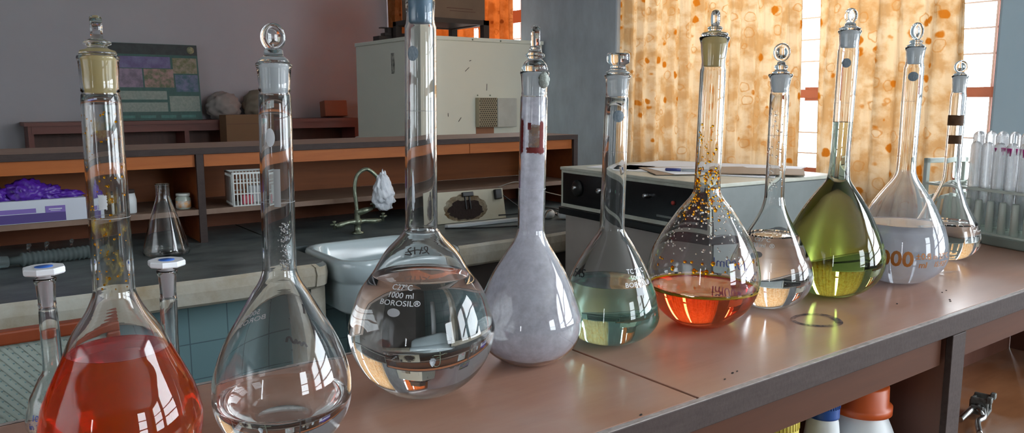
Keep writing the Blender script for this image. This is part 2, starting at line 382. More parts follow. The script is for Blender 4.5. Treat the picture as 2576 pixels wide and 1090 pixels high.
# stopper heads: (stopper, z of rim top, plug radius, camera bearing)
def dome(bm, z, r0, pts):
    lathe(bm, [(0, z-.0004), (r0*.98, z-.0004)] + [(r, z+h) for r, h in pts] + [(0, z+pts[-1][1])], 48)
def head_penny(zc, rw, rh, ht, face, pts, web=.5):
    def f(st, z, r, pc):
        bm = bmesh.new(); dome(bm, z, r, pts); penny(bm, z+zc, rw, rh, ht, pc+face, web)
        obj('stopper_head', bm, GLASS2, st)
    return f
def head_flat(pts):
    def f(st, z, r, pc):
        bm = bmesh.new(); dome(bm, z, r, pts); obj('stopper_head', bm, GLASS2, st)
    return f
def head_blue(st, z, r, pc):
    bm = bmesh.new()
    lathe(bm, [(0, z-.0005), (r+.0012, z-.0005), (r+.0015, z+.004), (r*.6, z+.006), (r*.55, z+.012), (r*1.15, z+.015), (r*1.2, z+.019), (r*1.1, z+.0205), (0, z+.0205)], 48)
    obj('stopper_head', bm, BLUEPLASTIC, st)
def head_octagon(rc, hz, th):
    def f(st, z, r, pc):
        bm = bmesh.new()
        lathe(bm, [(0, z-.0005), (r*.86, z-.0005), (r*.82, z+hz), (0, z+hz)], 32)
        obj('stopper_stem', bm, WHITEPLUG, st)
        bm = bmesh.new()
        M = Matrix.Rotation(.35, 4, 'Z')
        lathe(bm, [(0, z+hz), (rc*.93, z+hz), (rc, z+hz+th*.2), (rc, z+hz+th*.8), (rc*.96, z+hz+th), (0, z+hz+th)], 8, M=M, smooth=False)
        hd = obj('stopper_head', bm, WHITEPLASTIC, st)
        bm = bmesh.new(); lathe(bm, [(0, z+hz+th-.0001), (rc*.42, z+hz+th-.0001), (rc*.42, z+hz+th+.0003), (0, z+hz+th+.0003)], 28)
        obj('blue_dot', bm, BLUEDOT, st, label='round blue dot on the stopper')
    return f

# f1 : orange, far left
r, p, c = flask('f1', 'largest-looking flask, deep orange-red, at the left end of the bench', 'deep orange-red solution', FROST_Y,
    head_penny(.0148, .0060, .0080, .0032, PI/2, [(.0102, .001), (.0092, .0028), (.0066, .0036), (.0050, .0046), (.0054, .0054), (.0074, .0064), (.0074, .0078), (.0054, .0086), (.0036, .0096)]), 1.5)
grad_line(r, p, .172)
droplets(r, p, 120, .13, .235, .0006, YDROP, c-.3, dens=None)
mark_patch(r, p, .0045, .0085, c-.25, .182, ENAMEL, 'label_remnant', False, ragged=.3, label='pale scrap of label on the neck')
bm = bmesh.new(); q = offset(p, .0017); q = [a for a in q if .122 < a[1] < .238]
lathe(bm, q, 64); obj('dried_residue', bm, YFILM, r, label='yellow dried residue inside the neck')
# f2 : clear, second
r, p, c = flask('f2', 'clear flask with a little water and round glass tab stopper, second from the left', 'clear water, a third full', None,
    head_penny(.0165, .0080, .0092, .0036, .35, [(.0100, .001), (.0085, .0030), (.0062, .0045), (.0060, .0080), (.0050, .0092)], .75))
grad_line(r, p, .1735)
mark_text(r, p, '500ml\nBOROSIL', .0068, c+PI+.75, .088, ENAMEL, mirror=False, tilt=-.1)
mark_stroke(r, p, [[(-.008, -.004), (-.006, 0), (-.004, -.003), (-.003, 0), (-.001, -.001), (0, .002), (.001, -.001), (.003, .001), (.004, .004), (.006, .004), (.007, 0)], [(0, -.001), (.003, 0)]], .0010, c+PI-.25, .062)
mark_stroke(r, p, [[(0, .005), (.0008, 0), (.002, -.005)]], .0009, c+PI-.62, .092)
mark_stroke(r, p, [[(0, .004), (.001, 0), (.002, -.003)], [(.004, .003), (.006, 0), (.004, -.003), (.003, 0), (.004, .003)]], .0006, c+PI-.85, .070)
mark_patch(r, p, .006, .012, c-.35, .2165, ENAMEL, 'grade_spot')
mark_patch(r, p, .0042, .025, c-.02, .1835, LINE, 'label_remnant', False, label='thin pale strip of label on the neck')
droplets(r, p, 150, .128, .160, .0005, CDROP, c+.45, spread=.22)
# f3 : full of clear water, slate blue stopper
r, p, c = flask('f3', 'tall clear flask more than half full of water with a slate blue plastic stopper', 'clear water', BLUEPLASTIC, head_blue)
grad_line(r, p, .232)
mark_text(r, p, 'C27°C\n1000 ml\nBOROSIL®', .0066, c-.36, .0915, ENAMEL)
mark_patch(r, p, .0105, .0065, c-.42, .0795, ENAMEL, 'printed_spot')
mark_patch(r, p, .0095, .0115, c-.52, .2765, SILVER)
mark_stroke(r, p, [[(-.010, -.004), (-.006, .003), (-.009, .004), (-.008, -.001), (-.004, -.003)], [(-.004, .004), (-.002, -.004)], [(-.005, 0), (.001, .001)], [(.002, -.004), (.003, .004)], [(0, .001), (.011, -.001)], [(.006, .004), (.009, .002), (.005, -.004), (.011, -.003)]], .0006, c+PI+.10, .112)
# f4 : frosted with salt
r, p, c = flask('f4', 'cloudy white flask crusted with salt, its neck wearing a torn dark red label', 'milky liquid', None,
    head_penny(.0285, .0042, .0115, .0040, PI/2, [(.0118, .002), (.0105, .006), (.0088, .0085), (.0062, .0105), (.0064, .0115), (.0085, .0130), (.0085, .0150), (.0062, .0162), (.0055, .0185), (.0044, .0220)], .8))
grad_line(r, p, .1615, ENAMEL)
bm = bmesh.new(); q = offset(p, .0016); q = [a for a in q if .010 < a[1] < .243]; lathe(bm, q, 72); obj('salt_crust', bm, CRUST, r, label='white crystalline crust inside the glass')
for a, w_, zc, h_ in ((-.95, .004, .2085, .030), (.62, .004, .2075, .028), (-.30, .003, .2175, .006), (.20, .017, .1965, .005)):
    mark_patch(r, p, w_, h_, c+a, zc, REDLABEL, 'label_remnant', False, ragged=.25, label='torn strip of dark red label')
mark_patch(r, p, .0120, .0230, c+.16, .2075, AMBER, 'label_remnant', False, ragged=.1, lift=.0002, label='amber see-through middle of the torn label')
bm = bmesh.new(); bmesh.ops.create_icosphere(bm, subdivisions=3, radius=1, matrix=Matrix.Translation((math.cos(c+.7)*.0125, math.sin(c+.7)*.0125, .258)) @ Matrix.Diagonal((.0045, .0055, .007, 1)))
for v in bm.verts: v.co += Vector((rnd.uniform(-1, 1), rnd.uniform(-1, 1), rnd.uniform(-1, 1)))*.0005
for f in bm.faces: f.smooth = True
obj('sealing_lump', bm, PUTTY, r, label='grey-green lump of sealant at the mouth')
bm = bmesh.new(); q = offset(p, .0034); q = [a for a in q if a[1] < .0225]; q[0] = (0, q[0][1]); q = q + [(0, q[-1][1])]
lathe(bm, q, 64); obj('white_suspension', bm, CLOUD, r)
# f5 : pale green
r, p, c = flask('f5', 'half-filled flask of pale green solution with a flat cylindrical glass stopper', 'pale green solution', None,
    head_flat([(.0108, .001), (.0118, .0018), (.0106, .0030), (.0085, .0040), (.0074, .0060), (.0074, .0098), (.0104, .0112), (.0110, .0125), (.0110, .0190), (.0104, .0203)]))
grad_line(r, p, .190)
mark_patch(r, p, .0110, .0115, c+.18, .225, SILVER)
mark_text(r, p, 'TC 27°C\n500 ml\nBOROSIL®', .0066, c+.78, .0715, ENAMEL)
mark_patch(r, p, .0085, .0075, c+.74, .0590, ENAMEL, 'printed_spot', False)
mark_text(r, p, 'FAS', .012, c-.98, .072, MARKER, name='handwritten_mark', tilt=.12)
# f6 : bright orange
r, p, c = flask('f6', 'wide flask a third full of bright orange solution, yellow droplets inside its neck', 'bright orange solution', FROST_Y,
    head_penny(.0185, .0060, .0090, .0034, PI/2-.3, [(.0130, .001), (.0140, .002), (.0128, .0040), (.0080, .0052), (.0060, .0062), (.0076, .0080), (.0076, .0095), (.0050, .0110)], .7))
droplets(r, p, 170, .115, .168, .0015, YDROP, None)
droplets(r, p, 240, .080, .130, .0012, CDROP, None)
droplets(r, p, 60, .165, .215, .0011, YDROP, None)
for zz, n_ in ((.076, 16), (.067, 12)):
    droplets(r, p, n_, zz-.0015, zz+.0015, .0019, YDROP, c, name='droplet_band', spread=.9)
bm = bmesh.new(); tube(bm, [(r_at(p, .0405)*math.cos(2*PI*i/72)*.976, r_at(p, .0405)*math.sin(2*PI*i/72)*.972, .0405) for i in range(72)], .0011, 6, closed=True)
obj('yellow_rim_line', bm, YRIM, r, label='yellow line where the liquid meets the glass')
mark_text(r, p, '1000ml', .0150, c+PI-.55, .056, ENAMEL_BLUE)
mark_text(r, p, 'Tol. ±0.8\nin 27°C', .0070, c+PI-1.10, .050, ENAMEL_BLUE)
# f7 : clear 500
r, p, c = flask('f7', 'clear flask of water with thin round stopper, between the bright orange and olive green ones', 'clear water', None,
    head_penny(.0240, .0094, .0104, .0026, .15, [(.0092, .001), (.0098, .0018), (.0075, .0030), (.0060, .0050), (.0074, .0074), (.0074, .0090), (.0048, .0105), (.0042, .0135)], .3))
grad_line(r, p, .200)
mark_text(r, p, 'C27°C\n500 ml  ®', .0070, c-.35, .0795, ENAMEL)
mark_patch(r, p, .0105, .0075, c-.38, .0665, LINE, 'printed_spot')
droplets(r, p, 90, .135, .235, .0009, CDROP, c, spread=.8)
# f8 : olive green, full
r, p, c = flask('f8', 'tall flask filled up its neck with olive green solution', 'olive green solution', None,
    head_penny(.0170, .0080, .0092, .0036, .75, [(.0115, .001), (.0128, .002), (.0100, .0035), (.0065, .0050), (.0062, .0075), (.0048, .0090)], .7))
grad_line(r, p, .2365)
mark_patch(r, p, .0105, .0110, c-.10, .2835, SILVER)
# f9 : milky
r, p, c = flask('f9', 'flask of milky white liquid with large brown 1000 numerals', 'milky white liquid', None,
    head_penny(.0200, .0085, .0112, .0036, .65, [(.0100, .001), (.0112, .002), (.0080, .0034), (.0065, .0048), (.0080, .0062), (.0080, .0078), (.0052, .0092)], .5))
grad_line(r, p, .238)
mark_patch(r, p, .0125, .0120, c-.02, .2695, SILVER)
mark_text(r, p, '1000', .0270, c-.17, .0385, ENAMEL_BROWN, bold=.0007)
mark_text(r, p, '±0.8\nml', .0112, c+.50, .0380, ENAMEL_BROWN, bold=.00015)
mark_text(r, p, 'in 27°C\nIS:927', .0100, c+.98, .0380, ENAMEL_BROWN)
mark_stroke(r, p, [[(-.003, .006), (.002, .008), (.004, .003), (-.002, .002)], [(-.006, -.002), (0, 0), (.001, -.005), (-.005, -.006), (-.001, -.009)]], .0008, c-.95, .0760, ENAMEL_BROWN)
bm = bmesh.new(); q = offset(p, .0016); q = [a for a in q if .006 < a[1] < .150]; lathe(bm, q, 64); obj('milky_film', bm, CRUST2, r)
bm = bmesh.new(); q = offset(p, .0034); q = [a for a in q if a[1] < .074]; q[0] = (0, q[0][1]); q = q + [(0, q[-1][1])]
lathe(bm, q, 64); obj('white_suspension', bm, CLOUD, r)
# f10 : right end
r, p, c = flask('f10', 'clear flask with two brown tape bands on its neck, last flask before the tube rack', 'clear water', None,
    head_penny(.0128, .0092, .0095, .0034, .3, [(.0090, .001), (.0094, .002), (.0060, .0034), (.0050, .0050)], .35))
for a, zc, w_, h_ in ((-.25, .2095, .0290, .0155), (.05, .1810, .0190, .0130)):
    mark_patch(r, p, w_, h_, c+a, zc, TAPE, 'tape_band', False, ragged=.06, label='dark brown tape')
# f11, f12 : small flasks at the left with white plastic stoppers
r, p, c = flask('f11', 'small empty flask with white octagonal stopper, left of the deep orange-red flask neck', None, WHITEPLUG, head_octagon(.0135, .0030, .0048))
mark_text(r, p, '100ml\nin 27°C', .0060, c-.55, .0220, ENAMEL_BLUE)
r, p, c = flask('f12', 'small empty flask with white octagonal stopper, right of the deep orange-red flask neck', None, WHITEPLUG, head_octagon(.0134, .0030, .0045))
# ------------------------------------------------------------------ setting
ZF, ZC = -1.10, 2.05
XW, YW = 3.30, 6.10            # inner faces of the window wall and of the poster wall
XB, YB = -4.6, -4.6
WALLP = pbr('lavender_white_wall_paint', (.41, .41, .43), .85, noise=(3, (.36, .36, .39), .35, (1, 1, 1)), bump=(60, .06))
PIERP = pbr('grey_blue_pier_paint', (.62, .70, .77), .8, noise=(5, (.36, .40, .45), .28, (1, 1, .5)), bump=(40, .15))
FRAMEW = pbr('red_brown_window_wood', (.26, .065, .03), .5)
BARS = pbr('window_bar_paint', (.45, .38, .36), .6)
FLOORM = pbr('grey_terrazzo_floor', (.20, .19, .18), .5, noise=(60, (.28, .27, .25), .2, (1, 1, 1)))
CEILM = pbr('grey_ceiling_paint', (.42, .42, .41), .9)
WALLD = pbr('darkened_unseen_wall_paint', (.20, .21, .20), .9)  # unseen walls and ceiling darkened so they bounce and reflect less light
bm = bmesh.new(); box(bm, XB, XW+.2, YB, YW+.2, ZF-.1, ZF); struct('floor', bm, FLOORM)
bm = bmesh.new(); box(bm, XB, XW+.2, YB, YW+.2, ZC, ZC+.1); struct('ceiling', bm, CEILM)
bm = bmesh.new(); box(bm, XB, XW+.2, YW, YW+.2, ZF, ZC); struct('wall_back', bm, WALLP)
bm = bmesh.new(); FW = (1.1, 2.3)
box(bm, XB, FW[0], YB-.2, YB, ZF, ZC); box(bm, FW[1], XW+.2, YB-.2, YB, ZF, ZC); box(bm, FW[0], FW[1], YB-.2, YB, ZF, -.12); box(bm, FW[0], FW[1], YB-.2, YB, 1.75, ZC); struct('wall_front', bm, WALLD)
# left wall: one narrow window, plus a wide one added for fill light
LW = (-3.35, -2.95); HEAD_L = 1.75; LW_FILL = (-1.0, 2.4)
bm = bmesh.new()
box(bm, XB-.2, XB, YB, LW[0], ZF, ZC); box(bm, XB-.2, XB, LW[1], LW_FILL[0], ZF, ZC); box(bm, XB-.2, XB, LW_FILL[1], YW, ZF, ZC); box(bm, XB-.2, XB, LW_FILL[0], LW_FILL[1], ZF, -.1); box(bm, XB-.2, XB, LW_FILL[0], LW_FILL[1], HEAD_L, ZC)
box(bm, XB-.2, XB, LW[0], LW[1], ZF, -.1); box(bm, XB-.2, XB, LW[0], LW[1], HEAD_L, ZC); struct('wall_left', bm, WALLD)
# window wall: openings
OPEN = [(4.20, 5.80), (1.33, 3.28), (-2.2, -.40), (-4.3, -2.5)]
SILL, HEAD = -.12, 1.75
bm = bmesh.new()
ys = [YB]
for a, b in sorted(OPEN):
    box(bm, XW, XW+.2, ys[-1], a, ZF, ZC); box(bm, XW, XW+.2, a, b, ZF, SILL); box(bm, XW, XW+.2, a, b, HEAD, ZC); ys.append(b)
box(bm, XW, XW+.2, ys[-1], YW, ZF, ZC); struct('wall_right', bm, WALLP)
bm = bmesh.new(); box(bm, 3.13, XW, 3.27, 4.17, ZF, ZC, bev=.012); struct('trim_1', bm, PIERP)
BLUEP = pbr('lit_blue_pier_paint', (.68, .85, .94), .8, noise=(7, (.60, .78, .89), .3, (1, 1, .5)), bump=(40, .2))  # same pier paint, lightened to stand in for light falling on it
bm = bmesh.new(); box(bm, 3.13, XW, -.30, 1.30, ZF, ZC, bev=.012); struct('trim_2', bm, BLUEP)
def window(n, y0, y1, rails, vbars, hbars, x=XW+.06, mull=()):
    root = bpy.data.objects.new('window_%d' % n, None); COL.objects.link(root); root.location = (x, (y0+y1)/2, SILL); root['kind'] = 'structure'
    yc = (y0+y1)/2
    bm = bmesh.new(); t = .045
    for a in ((-.04, .04, y0-yc, y0-yc+t, 0, HEAD-SILL), (-.04, .04, y1-yc-t, y1-yc, 0, HEAD-SILL), (-.04, .04, y0-yc, y1-yc, 0, t), (-.04, .04, y0-yc, y1-yc, HEAD-SILL-t, HEAD-SILL)): box(bm, *a)
    for z0, z1 in rails: box(bm, -.035, .035, y0-yc+t, y1-yc-t, z0-SILL, z1-SILL)
    for m0, m1, z0, z1 in mull: box(bm, -.03, .03, m0-yc, m1-yc, z0-SILL, z1-SILL)
    obj('window_frame', bm, FRAMEW, root)
    bm = bmesh.new()
    for v in vbars: box(bm, -.008, .008, v-yc-.0045, v-yc+.0045, t, HEAD-SILL-t)
    for h in hbars: box(bm, -.006, .006, y0-yc+t, y1-yc-t, h-SILL-.0035, h-SILL+.0035)
    obj('window_bars', bm, BARS, root)
    return root
def arange(a, b, s):
    out = []; v = a
    while v < b: out.append(v); v += s
    return out
window(1, 4.20, 5.80, [(.285, .31), (.775, .86)], arange(4.27, 5.75, .095), [.67, .50])
window(2, 1.33, 3.28, [(.250, .290)], [1.395, 1.62, 1.84, 2.30, 2.52, 2.74, 2.96, 3.15], [.088, -.01, .42, .52, .62, .72, .82], mull=[(2.02, 2.20, .236, .30)])
window(3, -2.2, -.40, [(.25, .31), (.80, .86)], arange(-2.0, -.5, .23), [])
window(4, -4.3, -2.5, [(.25, .31), (.80, .86)], arange(-3.9, -2.7, .23), [])
fill_window = window(7, LW_FILL[0], LW_FILL[1], [(.5, .55)], arange(-.7, 2.3, .4), [], x=XB-.08)  # unseen window added as soft fill from the left
l = bpy.data.lights.new('window_daylight', 'AREA'); l.shape = 'RECTANGLE'; l.size = HEAD-SILL; l.size_y = LW_FILL[1]-LW_FILL[0]; l.cycles.is_portal = True  # portal of the added fill window
o = bpy.data.objects.new('window_daylight', l); COL.objects.link(o); o.location = (XB-.17, sum(LW_FILL)/2, (SILL+HEAD)/2); o.rotation_euler = (0, -PI/2, 0)
w5 = window(5, LW[0], LW[1], [(.5, .55)], [], [], x=XB-.08)
w6 = window(6, 0, 1.2, [(.25, .31), (.80, .86)], arange(.25, 1.15, .25), [], x=0); w6.rotation_euler = (0, 0, -PI/2); w6.location = (1.7, YB-.06, SILL)
l = bpy.data.lights.new('window_daylight', 'AREA'); l.shape = 'RECTANGLE'; l.size = 1.2; l.size_y = HEAD-SILL; l.cycles.is_portal = True
o = bpy.data.objects.new('window_daylight', l); COL.objects.link(o); o.location = (1.7, YB-.17, (SILL+HEAD)/2); o.rotation_euler = (-PI/2, 0, PI)
for n, (a, b) in enumerate(sorted(OPEN)):
    l = bpy.data.lights.new('window_daylight', 'AREA'); l.shape = 'RECTANGLE'; l.size = HEAD-SILL; l.size_y = b-a; l.cycles.is_portal = True
    o = bpy.data.objects.new('window_daylight', l); COL.objects.link(o); o.location = (XW+.17, (a+b)/2, (SILL+HEAD)/2); o.rotation_euler = (0, PI/2, 0)
l = bpy.data.lights.new('window_daylight', 'AREA'); l.shape = 'RECTANGLE'; l.size = HEAD-SILL; l.size_y = LW[1]-LW[0]; l.cycles.is_portal = True
o = bpy.data.objects.new('window_daylight', l); COL.objects.link(o); o.location = (XB-.17, sum(LW)/2, (SILL+HEAD)/2); o.rotation_euler = (0, -PI/2, 0)

# ------------------------------------------------------------------ curtains
def curtain_mat(name, base, flower, base2):
    m, nt, out = new_mat(name); L = nt.links
    tc = N(nt, 'ShaderNodeTexCoord')
    mp = N(nt, 'ShaderNodeMapping'); mp.inputs['Scale'].default_value = (.1, 1, 1); L.new(tc.outputs['UV'], mp.inputs[0])
    mp.inputs['Scale'].default_value = (1, 1, 1)
    # soft patches
    n1 = N(nt, 'ShaderNodeTexNoise'); n1.inputs['Scale'].default_value = 9; n1.inputs['Detail'].default_value = 6; n1.inputs['Roughness'].default_value = .65; L.new(mp.outputs[0], n1.inputs['Vector'])
    r1 = N(nt, 'ShaderNodeValToRGB'); e = r1.color_ramp.elements; e[0].position = .42; e[1].position = .56; e[0].color = (*base2, 1); e[1].color = (*base, 1); L.new(n1.outputs[0], r1.inputs[0])
    # flowers: distorted voronoi cells
    nd = N(nt, 'ShaderNodeTexNoise'); nd.inputs['Scale'].default_value = 22; nd.inputs['Detail'].default_value = 2; L.new(mp.outputs[0], nd.inputs['Vector'])
    mx = N(nt, 'ShaderNodeMixRGB'); mx.blend_type = 'ADD'; mx.inputs[0].default_value = .03; L.new(mp.outputs[0], mx.inputs[1]); L.new(nd.outputs[1], mx.inputs[2])
    v = N(nt, 'ShaderNodeTexVoronoi'); v.inputs['Scale'].default_value = 13; v.inputs['Randomness'].default_value = 1.0; L.new(mx.outputs[0], v.inputs['Vector'])
    sep = N(nt, 'ShaderNodeSeparateColor'); L.new(v.outputs['Color'], sep.inputs[0])
    # radius by cell, only some cells
    mr = N(nt, 'ShaderNodeMapRange'); mr.inputs[1].default_value = 0.; mr.inputs[2].default_value = 1.; mr.inputs[3].default_value = .0; mr.inputs[4].default_value = .34; L.new(sep.outputs[0], mr.inputs[0])
    lt = N(nt, 'ShaderNodeMath'); lt.operation = 'SUBTRACT'; L.new(mr.outputs[0], lt.inputs[0]); L.new(v.outputs['Distance'], lt.inputs[1])
    st = N(nt, 'ShaderNodeMapRange'); st.inputs[1].default_value = 0; st.inputs[2].default_value = .07; L.new(lt.outputs[0], st.inputs[0])
    # outlines of pale flowers
    v2 = N(nt, 'ShaderNodeTexVoronoi'); v2.inputs['Scale'].default_value = 15; v2.distance = 'EUCLIDEAN'; L.new(mx.outputs[0], v2.inputs['Vector'])
    s2 = N(nt, 'ShaderNodeSeparateColor'); L.new(v2.outputs['Color'], s2.inputs[0])
    ab = N(nt, 'ShaderNodeMath'); ab.operation = 'SUBTRACT'; ab.inputs[1].default_value = .33; L.new(v2.outputs['Distance'], ab.inputs[0])
    a2 = N(nt, 'ShaderNodeMath'); a2.operation = 'ABSOLUTE'; L.new(ab.outputs[0], a2.inputs[0])
    m2 = N(nt, 'ShaderNodeMapRange'); m2.inputs[1].default_value = .05; m2.inputs[2].default_value = .0; L.new(a2.outputs[0], m2.inputs[0])
    g2 = N(nt, 'ShaderNodeMath'); g2.operation = 'GREATER_THAN'; g2.inputs[1].default_value = .45; L.new(s2.outputs[1], g2.inputs[0])
    mm = N(nt, 'ShaderNodeMath'); mm.operation = 'MULTIPLY'; L.new(m2.outputs[0], mm.inputs[0]); L.new(g2.outputs[0], mm.inputs[1])
    mm2 = N(nt, 'ShaderNodeMath'); mm2.operation = 'MULTIPLY'; mm2.inputs[1].default_value = .8; L.new(mm.outputs[0], mm2.inputs[0])
    c1 = N(nt, 'ShaderNodeMixRGB'); L.new(mm2.outputs[0], c1.inputs[0]); L.new(r1.outputs[0], c1.inputs[1]); c1.inputs[2].default_value = (*[a*.6+b*.4 for a, b in zip(flower, base2)], 1)
    c2 = N(nt, 'ShaderNodeMixRGB'); L.new(st.outputs[0], c2.inputs[0]); L.new(c1.outputs[0], c2.inputs[1]); c2.inputs[2].default_value = (*flower, 1)
    t = N(nt, 'ShaderNodeBsdfTranslucent'); L.new(c2.outputs[0], t.inputs[0])
    d = N(nt, 'ShaderNodeBsdfDiffuse'); L.new(c2.outputs[0], d.inputs[0])
    a = N(nt, 'ShaderNodeMixShader'); a.inputs[0].default_value = .45; L.new(t.outputs[0], a.inputs[1]); L.new(d.outputs[0], a.inputs[2])
    L.new(a.outputs[0], out.inputs[0])
    return m
CURT = curtain_mat('cream_and_orange_floral_curtain', (.56, .465, .35), (.46, .235, .052), (.485, .35, .21))
CURT2 = curtain_mat('darker_orange_curtain', (.54, .25, .10), (.30, .105, .03), (.43, .18, .06))
def curtain(name, y0, y1, z0, z1, mat, label, shrink=0., x=3.17, folds=.105, amp=.014, lean=0.):
    bm = bmesh.new(); uvl = bm.loops.layers.uv.new('UVMap'); ny = int(abs(y1-y0)/.009); nz = 14; V = []
    ph = rnd.random()*6
    for j in range(nz+1):
        z = z0+(z1-z0)*j/nz; row = []
        for i in range(ny+1):
            t = i/ny; y = y0+(y1-y0)*t + lean*(z-.3)
            s = (y-y0)/folds*2*PI
            xx = x + amp*math.sin(s+ph+1.1*math.sin(s*.31)) + amp*.45*math.sin(s*2.3+2+z*.6) + .006*math.sin(z*3+s*.5)
            row.append(bm.verts.new((xx, y, z)))
        V.append(row)
    for j in range(nz):
        for i in range(ny):
            f = bm.faces.new([V[j][i], V[j][i+1], V[j+1][i+1], V[j+1][i]]); f.smooth = True
            for l, (a, b) in zip(f.loops, ((i, j), (i+1, j), (i+1, j+1), (i, j+1))):
                l[uvl].uv = (y0 + (y1-y0)*a/ny*1.15, z0+(z1-z0)*b/nz)
    o = obj(name, bm, mat, fix=False)
    md = o.modifiers.new('cloth', 'SOLIDIFY'); md.thickness = .0012
    tag(o, label, 'curtain', 'floral curtains on the window wall')
    return o
curtain('curtain', 2.115, 3.30, -.55, 1.80, CURT, 'wide cream and orange floral curtain hanging beside the grey pier', lean=.035)
curtain('curtain', 1.42, 2.035, -.55, 1.80, CURT, 'narrower cream and orange floral curtain right of the bright window gap', lean=.035)
curtain('curtain', 4.31, 4.72, -.55, 1.80, CURT2, 'dark orange curtain next to the small barred window panes, behind the cream cabinet')
curtain('curtain', 4.80, 6.07, -.55, 1.80, CURT2, 'dark orange curtain at the corner of the far wall, behind the cardboard carton')
SHEER = curtain_mat('added_white_sheer_curtain', (.80, .80, .80), (.78, .78, .78), (.79, .79, .79))  # added curtain, softens the fill window so glass shows no streak
curtain('curtain', -1.1, 2.5, -.55, 1.80, SHEER, 'plain white sheer curtain over the added fill window, unseen behind the camera', x=XB+.08, folds=.2, amp=.03)
COL.objects[-1]['group'] = 'added sheer curtains'
ROD = pbr('curtain_rod_metal', (.4, .38, .35), .35, 1.)
for y0, y1, lb in ((1.33, 3.28, 'metal curtain rod above the cream floral curtains'), (4.18, 6.0, 'metal curtain rod above the dark orange curtains')):
    bm = bmesh.new(); tube(bm, [(3.17, y0, 1.815), (3.17, y1, 1.815)], .010, 12)
    for yy in (y0+.03, y1-.03): tube(bm, [(3.17, yy, 1.815), (3.30, yy, 1.815)], .006, 8)
    tag(obj('curtain_rod', bm, ROD), lb, 'curtain rod')

# ------------------------------------------------------------------ the bench with the flasks
def wood(name, c1, c2, rough, coat=0., stretch=(1, 14, 14), scale=3., streak=.28, bump=.05, dust_haze=None, spec=.5):
    m, nt, out = new_mat(name); L = nt.links
    tc = N(nt, 'ShaderNodeTexCoord'); mp = N(nt, 'ShaderNodeMapping'); mp.inputs['Scale'].default_value = stretch; L.new(tc.outputs['Object'], mp.inputs[0])
    nz = N(nt, 'ShaderNodeTexNoise'); nz.inputs['Scale'].default_value = scale; nz.inputs['Detail'].default_value = 9; nz.inputs['Roughness'].default_value = .65; nz.inputs['Distortion'].default_value = .4
    L.new(mp.outputs[0], nz.inputs['Vector'])
    r = N(nt, 'ShaderNodeValToRGB'); e = r.color_ramp.elements; e[0].position = .5-streak; e[1].position = .5+streak; e[0].color = (*c1, 1); e[1].color = (*c2, 1); L.new(nz.outputs[0], r.inputs[0])
    b = N(nt, 'ShaderNodeBsdfPrincipled'); b.inputs['Roughness'].default_value = rough; b.inputs['Coat Weight'].default_value = coat; b.inputs['Coat Roughness'].default_value = .28
    b.inputs['Specular IOR Level'].default_value = spec
    col = r.outputs[0]
    if dust_haze:   # worn, dusty smears; on the bench top they also carry painted reflective haze
        dc, amt = dust_haze
        n2 = N(nt, 'ShaderNodeTexNoise'); n2.inputs['Scale'].default_value = 5.5; n2.inputs['Detail'].default_value = 8; n2.inputs['Roughness'].default_value = .58; n2.inputs['Distortion'].default_value = .6; L.new(tc.outputs['Object'], n2.inputs['Vector'])
        mr = N(nt, 'ShaderNodeMapRange'); mr.inputs[1].default_value = .44; mr.inputs[2].default_value = .66; mr.inputs[4].default_value = amt; L.new(n2.outputs[0], mr.inputs[0])
        mx = N(nt, 'ShaderNodeMixRGB'); L.new(mr.outputs[0], mx.inputs[0]); L.new(col, mx.inputs[1]); mx.inputs[2].default_value = (*dc, 1); col = mx.outputs[0]
        m3 = N(nt, 'ShaderNodeMapRange'); m3.inputs[1].default_value = .35; m3.inputs[2].default_value = .7; m3.inputs[3].default_value = rough*.85; m3.inputs[4].default_value = rough*1.35; L.new(n2.outputs[0], m3.inputs[0]); L.new(m3.outputs[0], b.inputs['Roughness'])
    L.new(col, b.inputs['Base Color'])
    bp = N(nt, 'ShaderNodeBump'); bp.inputs['Strength'].default_value = bump; bp.inputs['Distance'].default_value = .002; L.new(nz.outputs[0], bp.inputs['Height']); L.new(bp.outputs[0], b.inputs['Normal'])
    L.new(b.outputs[0], out.inputs[0]); return m
BTOP = wood('varnished_brown_bench_top', (.36, .165, .100), (.50, .26, .175), .34, .4, (1, 9, 1), 4, dust_haze=((.50, .38, .33), .5))  # base and pale smears hold hazy window reflections put into the colour
EDGE = pbr('grey_brown_edge_strip', (.040, .028, .026), .6, spec=.15, noise=(30, (.060, .044, .040), .25, (1, 6, 6)), bump=(200, .1))
EDGETOP = pbr('worn_pale_edge', (.55, .50, .48), .4, noise=(90, (.25, .20, .18), .22, (1, 3, 1)))
APRON = wood('brown_apron_wood', (.055, .019, .009), (.085, .030, .014), .6, 0, (1, 10, 10), 4, spec=.15)
DARKP = wood('dark_brown_panel_wood', (.085, .030, .018), (.13, .048, .028), .5, 0, (8, 8, 1), 4)
HOLE = pbr('dark_nail_hole', (.03, .02, .018), .8)
WORKT = wood('worn_orange_brown_worktop', (.20, .075, .03), (.36, .16, .07), .35, .2, (2, 8, 1), 4, dust_haze=((.40, .33, .28), .5))
root = thing('laboratory_bench', 'brown wooden laboratory bench with raised shelf top, carrying the row of flasks', 'bench', (.3, .5, ZF))
o3 = Vector((.3, .5, ZF))
def lb(name, mats, x0, x1, y0, y1, z0, z1, **k):
    return bx(name, mats, root, x0-o3.x, x1-o3.x, y0-o3.y, y1-o3.y, z0-o3.z, z1-o3.z, **k)
YF0 = .395; YB0 = .675
lb('top_board', BTOP, -1.30, .4815, YF0+.0073, YB0, -.022, 0, bev=.0006)
lb('top_board', BTOP, .4840, 1.80, YF0+.0073, YB0, -.022, 0, bev=.0006)
